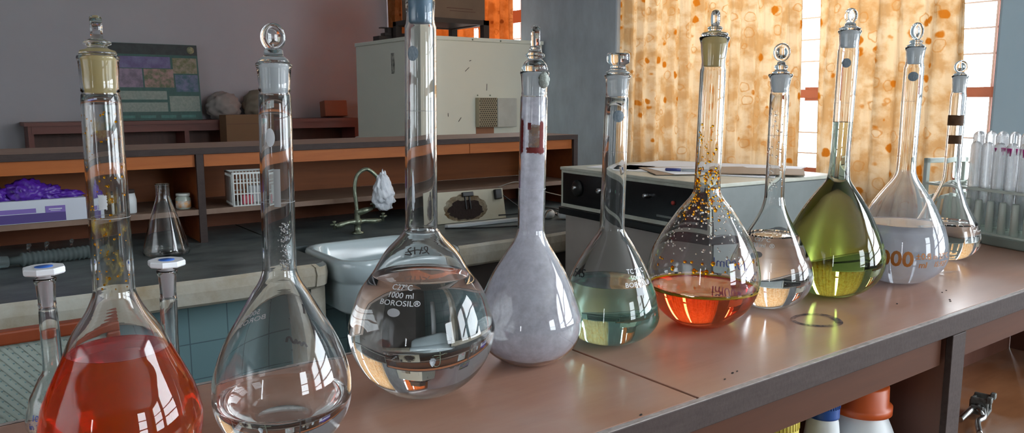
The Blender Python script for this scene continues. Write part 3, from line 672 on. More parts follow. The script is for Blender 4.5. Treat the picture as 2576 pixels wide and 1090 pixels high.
def edge_strip(y0, y1):
    bm = bmesh.new(); v = box(bm, -1.30-o3.x, 1.80-o3.x, y0-o3.y, y1-o3.y, -.0235-o3.z, .0003-o3.z, bev=.001)
    for f in bm.faces: f.material_index = 1 if f.normal.z > .6 else 0
    bm.normal_update()
    for f in bm.faces: f.material_index = 1 if f.normal.z > .6 else 0
    obj('edge_strip', bm, [EDGE, EDGETOP], root)
edge_strip(YF0, YF0+.0068); edge_strip(YB0+.0005, YB0+.006)
for a, b in ((-1.28, .902), (.945, 1.78)):
    lb('apron', APRON, a, b, YF0+.010, YF0+.026, -.060, -.0225)
for a, b in ((-1.28, 1.78),):
    lb('apron', APRON, a, b, YB0-.022, YB0-.006, -.060, -.0225)
lb('divider', DARKP, .912, .936, YF0+.008, .655, -.27, -.0225)
lb('divider_strip', EDGE, .908, .940, YF0, YF0+.0075, -.27, -.0240, bev=.0008)
lb('divider', DARKP, -.62, -.60, YF0+.008, .655, -.27, -.0225)
lb('end_panel', DARKP, 1.762, 1.785, YF0+.008, .655, -.27, -.0225)
lb('back_panel', DARKP, -1.28, 1.76, .655, .668, -.27, -.0225)
lb('worktop', WORKT, -1.35, 1.85, -.15, 1.02, -.300, -.270, bev=.003)
lb('base_cabinet', APRON, -1.30, 1.80, .16, .97, ZF, -.30)
# nail holes and stains on the top
bm = bmesh.new()
for x, y, s in ((.535, .417, .0016), (.553, .423, .0022), (.560, .4235, .0016), (.905, .460, .0022), (.975, .432, .0024), (.968, .428, .0024), (.335, .417, .003), (.42, .405, .002), (.225, .425, .003), (1.005, .455, .002), (1.02, .457, .002)):
    s *= .7
    lathe(bm, [(0, .0004), (s, .0004), (s, .0001), (0, .0001)], 10, M=Matrix.Translation((x-o3.x, y-o3.y, -o3.z)) @ Matrix.Rotation(.4, 4, 'Z') @ Matrix.Diagonal((1.5, .7, 1, 1)), smooth=False)
obj('nail_holes', bm, HOLE, root)['kind'] = 'stuff'
RING = film('grey_dried_ring_stain', (.12, .12, .15), .05, .75, 70, 6, .35, .6)
bm = bmesh.new()
a = [( .0290+.0012*math.sin(3*t), t) for t in [2*PI*i/72 for i in range(72)]]
for k in range(72):
    r0, t0 = a[k]; r1, t1 = a[(k+1) % 72]
    q = [bm.verts.new(((r-w)*math.cos(t)+.765-o3.x, (r-w)*math.sin(t)*.9+.476-o3.y, .0005-o3.z)) for r, t, w in ((r0, t0, .0075+.002*math.cos(t0+.6)), (r0, t0, 0), (r1, t1, 0), (r1, t1, .0075+.002*math.cos(t1+.6)))]
    bm.faces.new(q)
bmesh.ops.remove_doubles(bm, verts=bm.verts[:], dist=1e-5)
obj('ring_stain', bm, RING, root, fix=False, label='grey dried ring left by a flask')

# bottles and clamp on the worktop under the shelf
MAG = pbr('magenta_dye', (.55, .02, .25), .4)
PLW = pbr('white_plastic_bottle', (.62, .66, .68), .4)
PLY = pbr('pale_yellow_plastic', (.66, .60, .25), .4)
CAPO = pbr('orange_plastic_cap', (.50, .085, .015), .4); CAPB = pbr('blue_plastic_cap', (.008, .06, .26), .4); CAPY = pbr('yellow_plastic_cap', (.60, .50, .08), .4)
def bottle(x, y, R, zn, rn, cap_h, capm, bodym, label, flange=0.):
    b = thing('reagent_bottle', label, 'bottle', (x, y, -.2698), 0, 'capped bottles under the bench shelf')
    h = zn+.2698
    bm = bmesh.new(); pr = [(0, 0), (R*.94, 0), (R, .006), (R, h*.45)] + [(p.x, p.y) for p in spline([(R, h*.45), (R*.97, h*.62), (R*.80, h*.82), (rn*.98, h*.97)], 6)] + [(rn*.9, h), (rn*.9, h+cap_h*.4), (0, h+cap_h*.4)]
    lathe(bm, pr, 48); obj('bottle_body', bm, bodym, b)
    bm = bmesh.new(); n = 48
    pr = [(rn*.92, h+.001), (rn+flange, h+.001), (rn+flange, h+.010 if flange else h+.003), (rn*1.0, h+.012), (rn*.98, h+cap_h*.95), (rn*.92, h+cap_h), (0, h+cap_h)]
    lathe(bm, pr, 48); 
    for k in range(36 if not flange else 0):
        t = 2*PI*k/36
        tube(bm, [(rn*math.cos(t), rn*math.sin(t), h+.013), (rn*.985*math.cos(t), rn*.985*math.sin(t), h+cap_h*.92)], .0007, 5)
    obj('bottle_cap', bm, capm, b)
bottle(.852, .467, .048, -.122, .0300, .034, CAPO, PLW, 'white jar with a wide flanged orange cap under the bench shelf', .004)
bottle(.778, .470, .025, -.112, .0175, .042, CAPB, PLW, 'white bottle with a blue cap under the bench shelf')
bottle(.662, .448, .026, -.098, .0200, .030, CAPY, PLY, 'pale yellow bottle with a yellow cap under the bench shelf')
METAL = pbr('dull_steel', (.42, .43, .42), .35, 1., noise=(60, (.25, .25, .24), .2, (1, 1, 1)))
CASTM = pbr('grey_cast_clamp_metal', (.17, .18, .17), .55, .6, bump=(150, .5))
c = thing('boss_clamp', 'grey metal clamp with two chrome rods lying on the worktop under the shelf', 'clamp', (1.335, .53, -.270), .2)
bm = bmesh.new()
box(bm, -.016, .016, -.013, .013, .006, .012); box(bm, -.016, -.010, -.013, .013, .006, .034, bev=.002); box(bm, .010, .016, -.013, .013, .006, .034, bev=.002)
box(bm, -.016, .016, .008, .014, .008, .030, bev=.002)
for s in (-1, 1): box(bm, s*.013-.006, s*.013+.006, -.018, -.010, .028, .038, bev=.002)
obj('clamp_jaw', bm, CASTM, c)
bm = bmesh.new(); tube(bm, [(-.09, .01, .0185), (.03, .004, .0185)], .0045, 12); obj('rod', bm, METAL, c)
bm = bmesh.new(); tube(bm, [(p.x, p.y, p.z) for p in spline([(-.012, -.004, .020), (-.035, -.012, .012), (-.055, -.008, .009), (-.10, -.020, .007)], 6)], .0042, 10); tube(bm, [(-.035, -.012, .012), (-.025, .002, .022)], .004, 8); obj('rod', bm, METAL, c)
bm = bmesh.new(); tube(bm, [(-.016, 0, .022), (-.026, 0, .022)], .003, 8); box(bm, -.030, -.026, -.009, .009, .019, .025, bev=.001); obj('thumb_screw', bm, CASTM, c)

# ------------------------------------------------------------------ test tube rack
RACKM = pbr('pale_green_white_rack_plastic', (.74, .82, .75), .4)
RACKB = pbr('grey_green_rack_base', (.27, .32, .28), .45)
TUBEG = film('dusty_test_tube_glass', (.72, .74, .80), .10, .26, 40, 4)
rr = thing('tube_rack', 'pale green plastic test tube rack with drying pegs at the right end of the bench', 'rack', (1.3935, .548, 0.0002), math.atan2(.952, .305)-PI/2)
# local y runs along the rack, local x is its depth (+x away from camera)
LR = .165
bm = bmesh.new(); box(bm, 0, .110, -LR, LR, 0, .016, bev=.002); obj('base_tray', bm, RACKB, rr)
bm = bmesh.new(); box(bm, .004, .106, -LR+.003, LR-.003, .016, .019); obj('tray_top', bm, RACKM, rr)
bm = bmesh.new()
# perforated shelf: strips around the holes
cols = [-.148+.0228*i for i in range(14)]
rows_ = [.026, .056, .086]
for yy in [c_-.0114 for c_ in cols]+[cols[-1]+.0114]: box(bm, .006, .104, yy-.0028, yy+.0028, .088, .092)
for xx in (.008, .041, .071, .102): box(bm, xx-.005, xx+.005, -LR+.004, LR-.004, .088, .092)
obj('perforated_shelf', bm, RACKM, rr)
for s in (-1, 1):
    bm = bmesh.new(); box(bm, .006, .014, s*LR-.004, s*LR+.004, .016, .135, bev=.001); box(bm, .096, .104, s*LR-.004, s*LR+.004, .016, .135, bev=.001)
    box(bm, .006, .104, s*LR-.004, s*LR+.004, .126, .135, bev=.001); box(bm, .006, .104, s*LR-.004, s*LR+.004, .060, .068, bev=.001); obj('end_frame', bm, RACKM, rr)
for xx in rows_:
    for yy in cols:
        bm = bmesh.new(); lathe(bm, [(0, .0185), (.0062, .0185), (.0052, .070), (.0040, .0715), (0, .0715)], 14); o = obj('peg', bm, RACKM, rr, (xx-.010 if xx < .03 else xx, yy, 0))
def tube_mesh():
    bm = bmesh.new(); R = .0088; r = .0079; Lt = .140
    out = [(R+.0012, 0), (R+.0014, .0012), (R, .0025), (R, Lt-R)] + [(R*math.cos(a), Lt-R+R*math.sin(a)) for a in [PI/2*i/7 for i in range(1, 8)]]
    inn = [(r, 0)] + [(r, Lt-R)] + [(r*math.cos(a), Lt-R+r*math.sin(a)) for a in [PI/2*i/7 for i in range(1, 8)]]
    lathe(bm, inn[::-1]+out, 28)
    return bm
tproto = None
ordn = ['', 'second ', 'third ', 'fourth ', 'fifth ', 'sixth ', 'seventh ', 'eighth ', 'ninth ', 'tenth ', 'eleventh ']
TUBEC = film('hazy_test_tube_glass', (.85, .86, .92), .08, .30, 40, 4)
_nt = TUBEC.node_tree; _o = [n for n in _nt.nodes if n.type == 'OUTPUT_MATERIAL'][0]; _m = _o.inputs[0].links[0].from_node
_g = N(_nt, 'ShaderNodeBsdfGlass'); _g.inputs['Color'].default_value = (.97, .975, .98, 1); _g.inputs['IOR'].default_value = 1.4
_x = N(_nt, 'ShaderNodeMixShader'); _x.inputs[0].default_value = .62; _nt.links.new(_m.outputs[0], _x.inputs[1]); _nt.links.new(_g.outputs[0], _x.inputs[2]); _nt.links.new(_x.outputs[0], _o.inputs[0])
for ri, (xx, lift, cols_use) in enumerate(((.086, .024, cols[2:13]), (.056, .024, cols[2:12:1]), (.026, .008, cols[3:11:1]))):
    for k, yy in enumerate(reversed(cols_use)):
        if ri == 1 and k % 2: continue
        if tproto is None:
            tproto = obj('test_tube', tube_mesh(), TUBEC); o = tproto
        else:
            o = tproto.copy(); COL.objects.link(o)
        M = Matrix.Translation(rr.location) @ Matrix.Rotation(rr.rotation_euler.z, 4, 'Z')
        o.location = M @ Vector((xx, yy, .0215+lift+.0)); 
        row = ('back', 'middle', 'front')[ri]
        o['label'] = 'upturned test tube in the %s row of the rack, %sfrom the left end' % (row, ordn[k] or 'first '); o['category'] = 'test tube'; o['group'] = 'upturned test tubes in the rack'
        if (ri, k) in ((2, 2), (2, 3), (2, 4)):
            bm = bmesh.new(); q = [(.0076*math.cos(a), .140-.0088+.0076*math.sin(a)) for a in [PI/2*i/7 for i in range(0, 8)]]; pass
            for _ in range(5):
                t = rnd.uniform(0, 2*PI); tube(bm, [(.0078*math.cos(t), .0078*math.sin(t), .131), (.0078*math.cos(t), .0078*math.sin(t), .131-rnd.uniform(.006, .014))], [.002, .0006], 6)
            obj('dye_residue', bm, MAG, o) if 'MAG' in globals() else None
# ------------------------------------------------------------------ sink counter behind
STONE = pbr('stained_dark_counter_stone', (.045, .062, .068), .36, noise=(6.5, (.17, .20, .20), .2, (1, 1.6, 1)), bump=(25, .35))
SLABE = pbr('peeling_off_white_slab_edge', (.60, .62, .57), .7, noise=(7, (.30, .21, .10), .26, (1, 1, 1)), bump=(30, .5))
def tile_mat():
    m, nt, out = new_mat('teal_wall_tiles'); L = nt.links
    tc = N(nt, 'ShaderNodeTexCoord'); mp = N(nt, 'ShaderNodeMapping'); mp.inputs['Rotation'].default_value = (PI/2, 0, 0); L.new(tc.outputs['Object'], mp.inputs[0])
    b = N(nt, 'ShaderNodeTexBrick'); b.offset = 0; b.inputs['Scale'].default_value = 1; b.inputs['Brick Width'].default_value = .10; b.inputs['Row Height'].default_value = .10; b.inputs['Mortar Size'].default_value = .0016
    b.inputs['Color1'].default_value = (.20, .34, .37, 1); b.inputs['Color2'].default_value = (.22, .36, .38, 1); b.inputs['Mortar'].default_value = (.11, .18, .20, 1)
    L.new(mp.outputs[0], b.inputs['Vector'])
    p = N(nt, 'ShaderNodeBsdfPrincipled'); p.inputs['Roughness'].default_value = .3; L.new(b.outputs[0], p.inputs['Base Color']); L.new(p.outputs[0], out.inputs[0]); return m
TILE = tile_mat()
CERAM = pbr('white_glazed_ceramic', (.50, .60, .63), .16, coat=.6, noise=(6, (.43, .52, .55), .3, (1, 1, 1)))
ZT = -.19
sc_ = thing('sink_counter', 'dark stained stone counter with a peeling white edge over a teal tiled base', 'counter', (.5, 2.4, ZF)); o4 = Vector((.5, 2.4, ZF))
def slab(xa, xb, ya, yb, round_right=False):
    bm = bmesh.new(); n = 60; top = []; bot = []
    def ring(inset, z):
        pts = []
        for i in range(n+1):
            x = xa+(xb-xa)*i/n
            wob = .010*math.sin(x*7.3+1)+.006*math.sin(x*19) + rnd.uniform(-.0018, .0018)
            pts.append((x, ya+wob*.5+inset, z))
        if round_right:
            pts = [p for p in pts if p[0] < xb-.04]
            for k in range(7):
                a = -PI/2+PI/2*k/6; pts.append((xb-.045+.045*math.cos(a)-inset, ya+.045+.045*math.sin(a)+inset, z))
        else: pts[-1] = (xb, pts[-1][1], z)
        pts += [(xb-(inset if round_right else 0), yb, z), (xa, yb, z)]
        return [Vector(p)-o4 for p in pts]
    rs = []; st = rnd.getstate()
    for ins, z in ((.010, ZT-.068), (.0, ZT-.060), (-.003, ZT-.030), (.0, ZT-.008), (.008, ZT)):
        rnd.setstate(st); rs.append(ring(ins, z))
    loft(bm, rs)
    bmesh.ops.recalc_face_normals(bm, faces=bm.faces[:])
    for f in bm.faces: f.material_index = 0 if f.normal.z > .75 else 1
    obj('counter_slab', bm, [STONE, SLABE], sc_)
slab(-1.6, .832, 1.955, 2.80, True)
slab(1.235, 2.20, 1.955, 2.80)
def cb(name, mats, x0, x1, y0, y1, z0, z1, **k):
    return bx(name, mats, sc_, x0-o4.x, x1-o4.x, y0-o4.y, y1-o4.y, z0-o4.z, z1-o4.z, **k)
cb('counter_slab', STONE, .832, 1.235, 2.235, 2.80, ZT-.068, ZT)
cb('tiled_base', TILE, -1.55, .78, 2.13, 2.75, ZF, ZT-.068)
cb('tiled_base', TILE, .78, 1.23, 2.245, 2.75, ZF, ZT-.068)
GREYP = pbr('grey_brown_base_panel', (.13, .11, .10), .7)
cb('base_panel', GREYP, 1.232, 2.19, 2.06, 2.75, ZF, ZT-.068)
cb('support_wall', SLABE, .785, .825, 1.99, 2.13, ZF, ZT-.066)
# sink
sk = thing('ceramic_sink', 'white glazed ceramic sink set between the counter slabs, under the gooseneck tap', 'sink', (1.035, 2.05, ZT-.15))
bm = bmesh.new(); X0, X1, Y0, Y1 = -.195, .195, -.165, .180
def R_(ins, z, r): return rrect(X0+ins, X1-ins, Y0+ins, Y1-ins, max(r-ins*.5, .02), z, 7)
zt_ = .155
loft(bm, [R_(.028, 0, .08), R_(.016, .012, .08), R_(.012, .085, .08), R_(.012, .092, .08), R_(.002, .098, .08), R_(.0, zt_-.008, .08), R_(.004, zt_-.001, .08), R_(.010, zt_, .08), R_(.020, zt_-.001, .08), R_(.025, zt_-.008, .08), R_(.032, zt_-.06, .08), R_(.045, .020, .08), R_(.070, .014, .08)], smooth=True)
obj('sink_basin', bm, CERAM, sk)
bm = bmesh.new(); lathe(bm, [(0, .0165), (.018, .0165), (.022, .0155), (.022, .0135), (0, .0135)], 24); obj('drain', bm, METAL, sk)
bm = bmesh.new(); lathe(bm, [(0, 0), (.022, 0), (.022, -.30), (0, -.30)], 20); obj('waste_pipe', bm, PLW, sk)
# tap
BRASS = pbr('tarnished_green_brass', (.13, .16, .11), .4, .85, noise=(60, (.30, .33, .25), .2, (1, 1, 1)), bump=(90, .4))
tp = thing('gooseneck_tap', 'tarnished green gooseneck tap with three valves behind the white sink', 'tap', (1.09, 2.34, ZT+.0005)); 
bm = bmesh.new(); tube(bm, [(p.x, p.y, p.z) for p in spline([(0, 0, .07), (-.003, 0, .11), (-.006, 0, .150), (.004, -.002, .192), (.034, -.008, .210), (.062, -.016, .190), (.070, -.018, .175)], 7)], .0062, 14); obj('spout', bm, BRASS, tp)
bm = bmesh.new(); lathe(bm, [(0, 0), (.020, 0), (.020, .005), (.011, .008), (.010, .030), (.015, .034), (.015, .046), (.010, .050), (.009, .078), (0, .078)], 24); obj('valve_column', bm, BRASS, tp)
bm = bmesh.new(); tube(bm, [(-.075, 0, .030), (-.060, 0, .034), (-.03, 0, .040), (0, 0, .040), (.03, 0, .040), (.060, 0, .036), (.085, 0, .038)], [.006, .010, .007, .011, .007, .010, .006], 12); obj('cross_arm', bm, BRASS, tp)
bm = bmesh.new(); tube(bm, [(0, 0, .068), (.03, -.004, .075), (.052, -.006, .080)], [.011, .010, .006], 12); obj('side_arm', bm, BRASS, tp)
for px_, pz in ((-.082, .034), (.092, .046), (.060, .090)):
    bm = bmesh.new(); lathe(bm, [(0, -.012), (.004, -.012), (.004, .010), (.007, .014), (0, .017)], 12)
    for t in (0, PI/2): tube(bm, [(-.013*math.cos(t), -.013*math.sin(t), .004), (.013*math.cos(t), .013*math.sin(t), .004)], .0028, 8)
    obj('valve_handle', bm, BRASS, tp, (px_, -.003, pz))
BAG = pbr('crinkled_white_plastic_bag', (.66, .70, .76), .3, bump=(70, .9))
def crumple(name, mat, size, loc, seed, label, cat, parent=None, taper=None, amp=.22, sub=4):
    r2 = random.Random(seed); bm = bmesh.new(); bmesh.ops.create_icosphere(bm, subdivisions=sub, radius=1)
    ks = [(Vector((r2.gauss(0, 1), r2.gauss(0, 1), r2.gauss(0, 1))).normalized(), r2.uniform(4, 11), r2.uniform(0, 6)) for _ in range(9)]
    for v in bm.verts:
        d = v.co.normalized(); s = 1 + sum(amp/(1+.25*i)*abs(math.sin(k.dot(d)*f+p)) for i, (k, f, p) in enumerate(ks))*.5 - amp
        v.co = d*s
        if taper: v.co.x *= taper(v.co.z); v.co.y *= taper(v.co.z)
        v.co = Vector((v.co.x*size[0], v.co.y*size[1], v.co.z*size[2]))
    for f in bm.faces: f.smooth = sub > 3
    o = obj(name, bm, mat, parent, loc)
    if parent is None: tag(o, label, cat)
    return o
crumple('plastic_bag', BAG, (.027, .022, .046), (1.172, 2.312, -.052), 3, 'crumpled white plastic bag tied over the spout of the gooseneck tap', 'plastic bag', taper=lambda z: .95-.30*z, amp=.5)

# reagent shelf on the counter
SHW = wood('orange_brown_shelf_wood', (.27, .065, .010), (.41, .120, .021), .5, .0, (1, 8, 12), 3, spec=.25)
SHD = wood('dark_red_brown_shelf_wood', (.13, .032, .008), (.19, .052, .014), .5, .0, (1, 8, 12), 3, spec=.25)
SHT = pbr('dusty_shelf_top', (.30, .19, .14), .5, noise=(12, (.20, .115, .085), .25, (1, 4, 1)))
rs = thing('reagent_shelf', 'long orange-brown two-tier wooden reagent shelf standing on the sink counter', 'shelf', (.3, 2.6, ZT+.0005)); o5 = Vector((.3, 2.6, ZT))
def sb(name, mats, x0, x1, y0, y1, z0, z1, **k):
    return bx(name, mats, rs, x0-o5.x, x1-o5.x, y0-o5.y, y1-o5.y, z0-o5.z, z1-o5.z, **k)
XR = 2.150; YS = 2.466
sb('top_board', SHT, -1.55, XR, YS+.006, 2.80, .082, .100, bev=.001)
sb('front_strip', EDGE, -1.55, XR, YS, YS+.0058, .081, .1002, bev=.001)
for a, b in ((-1.53, .628), (.655, 1.62), (1.622, 2.125)): sb('apron', SHW, a, b, YS+.012, YS+.027, .043, .082)
SHM = pbr('worn_brown_middle_shelf', (.15, .085, .052), .55, noise=(14, (.22, .14, .10), .25, (1, 4, 1)))
SHB = wood('darker_orange_brown_back_wood', (.17, .045, .009), (.25, .075, .015), .5, .0, (1, 8, 12), 3, spec=.25)
sb('middle_shelf', SHM, -1.53, XR-.022, YS+.004, 2.775, -.104, -.087, bev=.001)
sb('back_panel', SHB, -1.53, XR-.02, 2.778, 2.792, -.087, .082)
sb('back_panel', SHD, -1.53, XR-.02, 2.778, 2.792, ZT, -.104)
for a, mt in ((.630, EDGE), (-1.55, EDGE), (XR-.021, EDGE)):
    bm = bmesh.new(); box(bm, a-o5.x, a+.021-o5.x, YS+.001-o5.y, YS+.012-o5.y, 0, .081-o5.z); obj('upright_strip', bm, mt, rs)
    bm = bmesh.new(); box(bm, a+.001-o5.x, a+.020-o5.x, YS+.012-o5.y, 2.778-o5.y, 0, .081-o5.z); obj('upright', bm, SHD, rs)

# things on the shelf
PURP = pbr('purple_nitrile', (.075, .015, .28), .35, bump=(60, .7))
CARTW = pbr('white_printed_carton', (.50, .53, .60), .55); CARTP = pbr('purple_printed_carton', (.055, .03, .17), .5); CARTL = pbr('violet_print_band', (.16, .10, .36), .5)
gb = thing('glove_box', 'white and purple carton of gloves on the middle shelf at the left', 'box', (.205, 2.52, -.0866))
bm = bmesh.new(); box(bm, -.125, .122, -.055, .055, 0, .062, bev=.001); obj('carton', bm, CARTW, gb)
bm = bmesh.new(); box(bm, -.1245, .070, -.0562, -.0548, .002, .026); obj('printed_band', bm, CARTP, gb)
bm = bmesh.new(); box(bm, -.1245, .000, -.0562, -.0548, .028, .040); obj('printed_band', bm, CARTL, gb)
bm = bmesh.new(); box(bm, .022, .070, -.0562, -.0548, .026, .044); obj('printed_band', bm, CARTL, gb)
bm = bmesh.new(); box(bm, .030, .062, -.0566, -.0560, .034, .037); box(bm, .034, .058, -.0566, -.0560, .030, .0315); obj('printed_text_lines', bm, CARTW, gb)
for k in range(4):
    crumple('nitrile_glove', PURP, ((.034, .028, .019), (.036, .030, .026), (.030, .024, .018), (.034, .022, .010))[k], ((.118, 2.515, -.014), (.190, 2.51, -.005), (.238, 2.515, -.011), (.280, 2.51, -.0185))[k], 20+k,
            ('crumpled purple glove at the left end on the white carton', 'tallest crumpled purple glove, in the middle of the carton', 'crumpled purple glove right of the tallest one on the carton', 'flat purple glove finger trailing over the right end of the carton')[k], 'glove', amp=.5)['group'] = 'purple gloves on the carton'
JARG = pbr('pale_glass_jar', (.34, .38, .33), .2); JLAB = pbr('printed_jar_label', (.50, .52, .50), .6, noise=(45, (.62, .28, .06), .12, (1, 1, 1))); JLID = pbr('grey_white_jar_lid', (.48, .50, .47), .4)
j = thing('small_jar', 'small stubby jar with an orange and white label on the middle shelf', 'jar', (.598, 2.52, -.0866))
bm = bmesh.new(); lathe(bm, [(0, 0), (.019, 0), (.0215, .003), (.0215, .033), (.018, .038), (.0185, .044), (0, .044)], 32); obj('jar_body', bm, JARG, j)
bm = bmesh.new(); lathe(bm, [(.0217, .005), (.0219, .005), (.0219, .026), (.0217, .026)], 32); obj('jar_label', bm, JLAB, j)
bm = bmesh.new(); lathe(bm, [(0, .040), (.0205, .040), (.0205, .047), (.019, .048), (0, .048)], 32); obj('jar_lid', bm, JLID, j)
j = thing('tall_jar', 'taller pale jar with a dark lid on the middle shelf, right of the glove carton', 'jar', (.446, 2.515, -.0866))
bm = bmesh.new(); lathe(bm, [(0, 0), (.017, 0), (.019, .003), (.020, .040), (.016, .060), (0, .060)], 32); obj('jar_body', bm, PLW, j)
bm = bmesh.new(); lathe(bm, [(0, .060), (.016, .060), (.016, .070), (0, .070)], 28); obj('jar_lid', bm, HOLE, j)
# conical flask
cf = thing('conical_flask', 'empty conical flask standing on the dark counter in front of the shelf', 'conical flask', (.500, 2.33, ZT+.0008))
P = [(0, .0015), (.052, .0), (.060, .004), (.062, .012), (.060, .022), (.050, .060), (.034, .115), (.0225, .150), (.0185, .165), (.0180, .198), (.0195, .200), (.0195, .202)]
pi_ = [(max(r-.0016, 0), z+.0015 if z < .02 else z) for r, z in P[:-2]] + [(.0175, .202)]
bm = bmesh.new(); lathe(bm, P+[(p[0], p[1]) for p in reversed(pi_)], 64); obj('flask_body', bm, GLASS, cf)
# glass condenser lying on the counter
cd = thing('coil_condenser', 'glass coil condenser lying on its side on the dark counter at the left', 'condenser', (.245, 2.40, ZT+.0195), .12)
CLOUDG = frosted('cloudy_condenser_glass', (.42, .50, .50), .35, .15)
bm = bmesh.new()
for k in range(17):
    x = -.085+.0125*k
lathe(bm, [(0, -.12), (.010, -.12), (.0105, -.095)] + [(.0175+.0018*math.sin(k*PI/2), -.09+k*.0030) for k in range(0, 68)] + [(.010, .118), (.010, .15), (0, .15)], 28, M=Matrix.Rotation(PI/2, 4, 'Y'))
obj('condenser_body', bm, CLOUDG, cd)
for xx in (-.072, -.03, .03, .105):
    bm = bmesh.new(); tube(bm, [(xx, 0, .014), (xx, 0, .028), (xx+.002, 0, .034)], .0038, 10); bmesh.ops.create_icosphere(bm, subdivisions=2, radius=.0055, matrix=Matrix.Translation((xx+.002, 0, .036))); obj('side_tube', bm, GLASS2, cd)
bm = bmesh.new(); lathe(bm, [(.008, -.150), (.016, -.150), (.017, -.146), (.014, -.120), (.010, -.118), (.006, -.125)], 24, M=Matrix.Rotation(PI/2, 4, 'Y')); obj('ground_socket', bm, CLOUDG, cd)
bm = bmesh.new(); lathe(bm, [(0, 0), (.006, 0), (.008, .004), (.006, .03), (.004, .05), (0, .05)], 20, M=Matrix.Rotation(PI/2, 4, 'Y')); tag(obj('glass_stopper', bm, PLW, loc=(.075, 2.385, ZT+.0085)), 'small pale glass stopper lying at the left edge on the dark counter', 'stopper')
# basket
WPL = pbr('white_basket_plastic', (.60, .62, .60), .45)
bk = thing('plastic_basket', 'small white slatted plastic basket on the middle shelf, behind the second flask neck', 'basket', (.800, 2.52, -.0866)); bk.rotation_euler[2] = -.10
bm = bmesh.new(); W_, D_, H_ = .060, .055, .105
for i in range(12):
    x = -W_+.003+(2*W_-.006)*i/11
    for y in (-D_, D_): box(bm, x-.0018, x+.0018, y-.0015, y+.0015, 0, H_)
for i in range(10):
    y = -D_+.003+(2*D_-.006)*i/9
    for x in (-W_, W_): box(bm, x-.0015, x+.0015, y-.0018, y+.0018, 0, H_)
for z in (.001, .038, .072, H_-.004):
    h = .006 if z > .09 else .003; o_ = .002
    for y in (-D_, D_): box(bm, -W_-o_, W_+o_, y-.002, y+.002, z, z+h)
    for x in (-W_, W_): box(bm, x-.002, x+.002, -D_-o_, D_+o_, z, z+h)
obj('basket_body', bm, WPL, bk)
bm = bmesh.new(); box(bm, -W_, W_, -D_, D_, 0, .002); obj('basket_floor', bm, WPL, bk)
bm = bmesh.new(); box(bm, -W_-.0035, -W_-.002, -D_+.004, D_-.004, .012, H_-.012); obj('side_panel', bm, WPL, bk)
PINK = pbr('pink_packet', (.60, .08, .12), .5); 
bm = bmesh.new(); box(bm, -.018, .018, -.012, .012, 0, .030, bev=.004); tag(obj('pink_packet', bm, PINK, loc=(.785, 2.498, -.0840)), 'small pink packet inside the white basket', 'packet')
bm = bmesh.new(); box(bm, -.022, .022, -.012, .012, 0, .055, bev=.004); tag(obj('white_packet', bm, PLW, loc=(.822, 2.535, -.0840)), 'white packet inside the white basket', 'packet')
# burnt board with sockets, cables
BOARD = pbr('cream_painted_board', (.55, .53, .42), .5, noise=(9, (.45, .40, .28), .25, (1, 1, 1)))
BURN = pbr('charred_patch', (.020, .010, .007), .9, bump=(120, .8)); SCORCH = film('brown_scorch_halo', (.20, .11, .04), .25, .8, 30, 6)
BLK = pbr('black_plastic', (.012, .012, .012), .4)
bb = thing('heating_board', 'cream board with a round charred burn, leaning behind a white trunking on the counter', 'board', (1.52, 2.33, ZT+.001)); bb.rotation_euler[2] = -.05
T = Matrix.Rotation(-.22, 4, 'X')
bm = bmesh.new(); box(bm, -.155, .155, -.004, .004, 0, .112, M=T, bev=.001); obj('board_panel', bm, BOARD, bb)
def blob(rx, rz, cz, y, jit, seed, n=48):
    r2 = random.Random(seed); bm = bmesh.new(); c_ = bm.verts.new((-.01, y, cz)); vs = []
    for i in range(n):
        t = 2*PI*i/n; k = 1+r2.uniform(-jit, jit); vs.append(bm.verts.new((-.01+rx*k*math.cos(t), y, max(.004, cz+rz*k*math.sin(t)*(1 if math.sin(t) > 0 else .75)))))
    for i in range(n): bm.faces.new([c_, vs[i], vs[(i+1) % n]])
    bmesh.ops.transform(bm, matrix=T, verts=bm.verts[:]); return bm
obj('scorch_halo', blob(.090, .056, .044, -.0048, .06, 3), SCORCH, bb, fix=False)
obj('charred_patch', blob(.072, .040, .040, -.0054, .10, 4), BURN, bb, fix=False)
bm = bmesh.new(); box(bm, -.022, .022, -.016, -.004, .090, .106, M=T, bev=.002); box(bm, -.012, -.008, -.010, -.005, .045, .092, M=T); box(bm, .006, .010, -.010, -.005, .045, .092, M=T); obj('terminal_block', bm, BLK, bb)
bm = bmesh.new(); box(bm, .112, .140, -.020, -.004, .072, .108, M=T, bev=.003); obj('socket_block', bm, BLK, bb)
bm = bmesh.new(); box(bm, -.140, .190, -.012, .012, 0, .012, bev=.002); tag(obj('cable_trunking', bm, PLW, loc=(1.515, 2.245, ZT+.001)), 'white plastic trunking lying in front of the burnt board', 'trunking').rotation_euler[2] = -.05
def cable(pts, r, label, mat=BLK):
    bm = bmesh.new(); tube(bm, [tuple(p) for p in spline(pts, 8)], r, 8); tag(obj('power_cable', bm, mat), label, 'cable', 'cables on the counter behind')
zc = ZT+.0045
cable([(1.36, 2.235, zc), (1.45, 2.18, zc), (1.56, 2.14, zc), (1.68, 2.13, zc), (1.78, 2.20, zc+.03), (1.86, 2.25, zc)], .0030, 'thick black cable looping on the counter in front of the trunking')
cable([(1.645, 2.295, -.10), (1.69, 2.28, -.135), (1.72, 2.26, -.160), (1.80, 2.24, -.150), (1.90, 2.26, zc)], .0022, 'thin black cable dropping from the socket on the burnt board')
cable([(1.60, 2.262, -.165), (1.66, 2.215, -.158), (1.72, 2.20, -.142), (1.80, 2.18, -.150), (1.88, 2.18, zc)], .0025, 'black cable crossing over the trunking to the right')
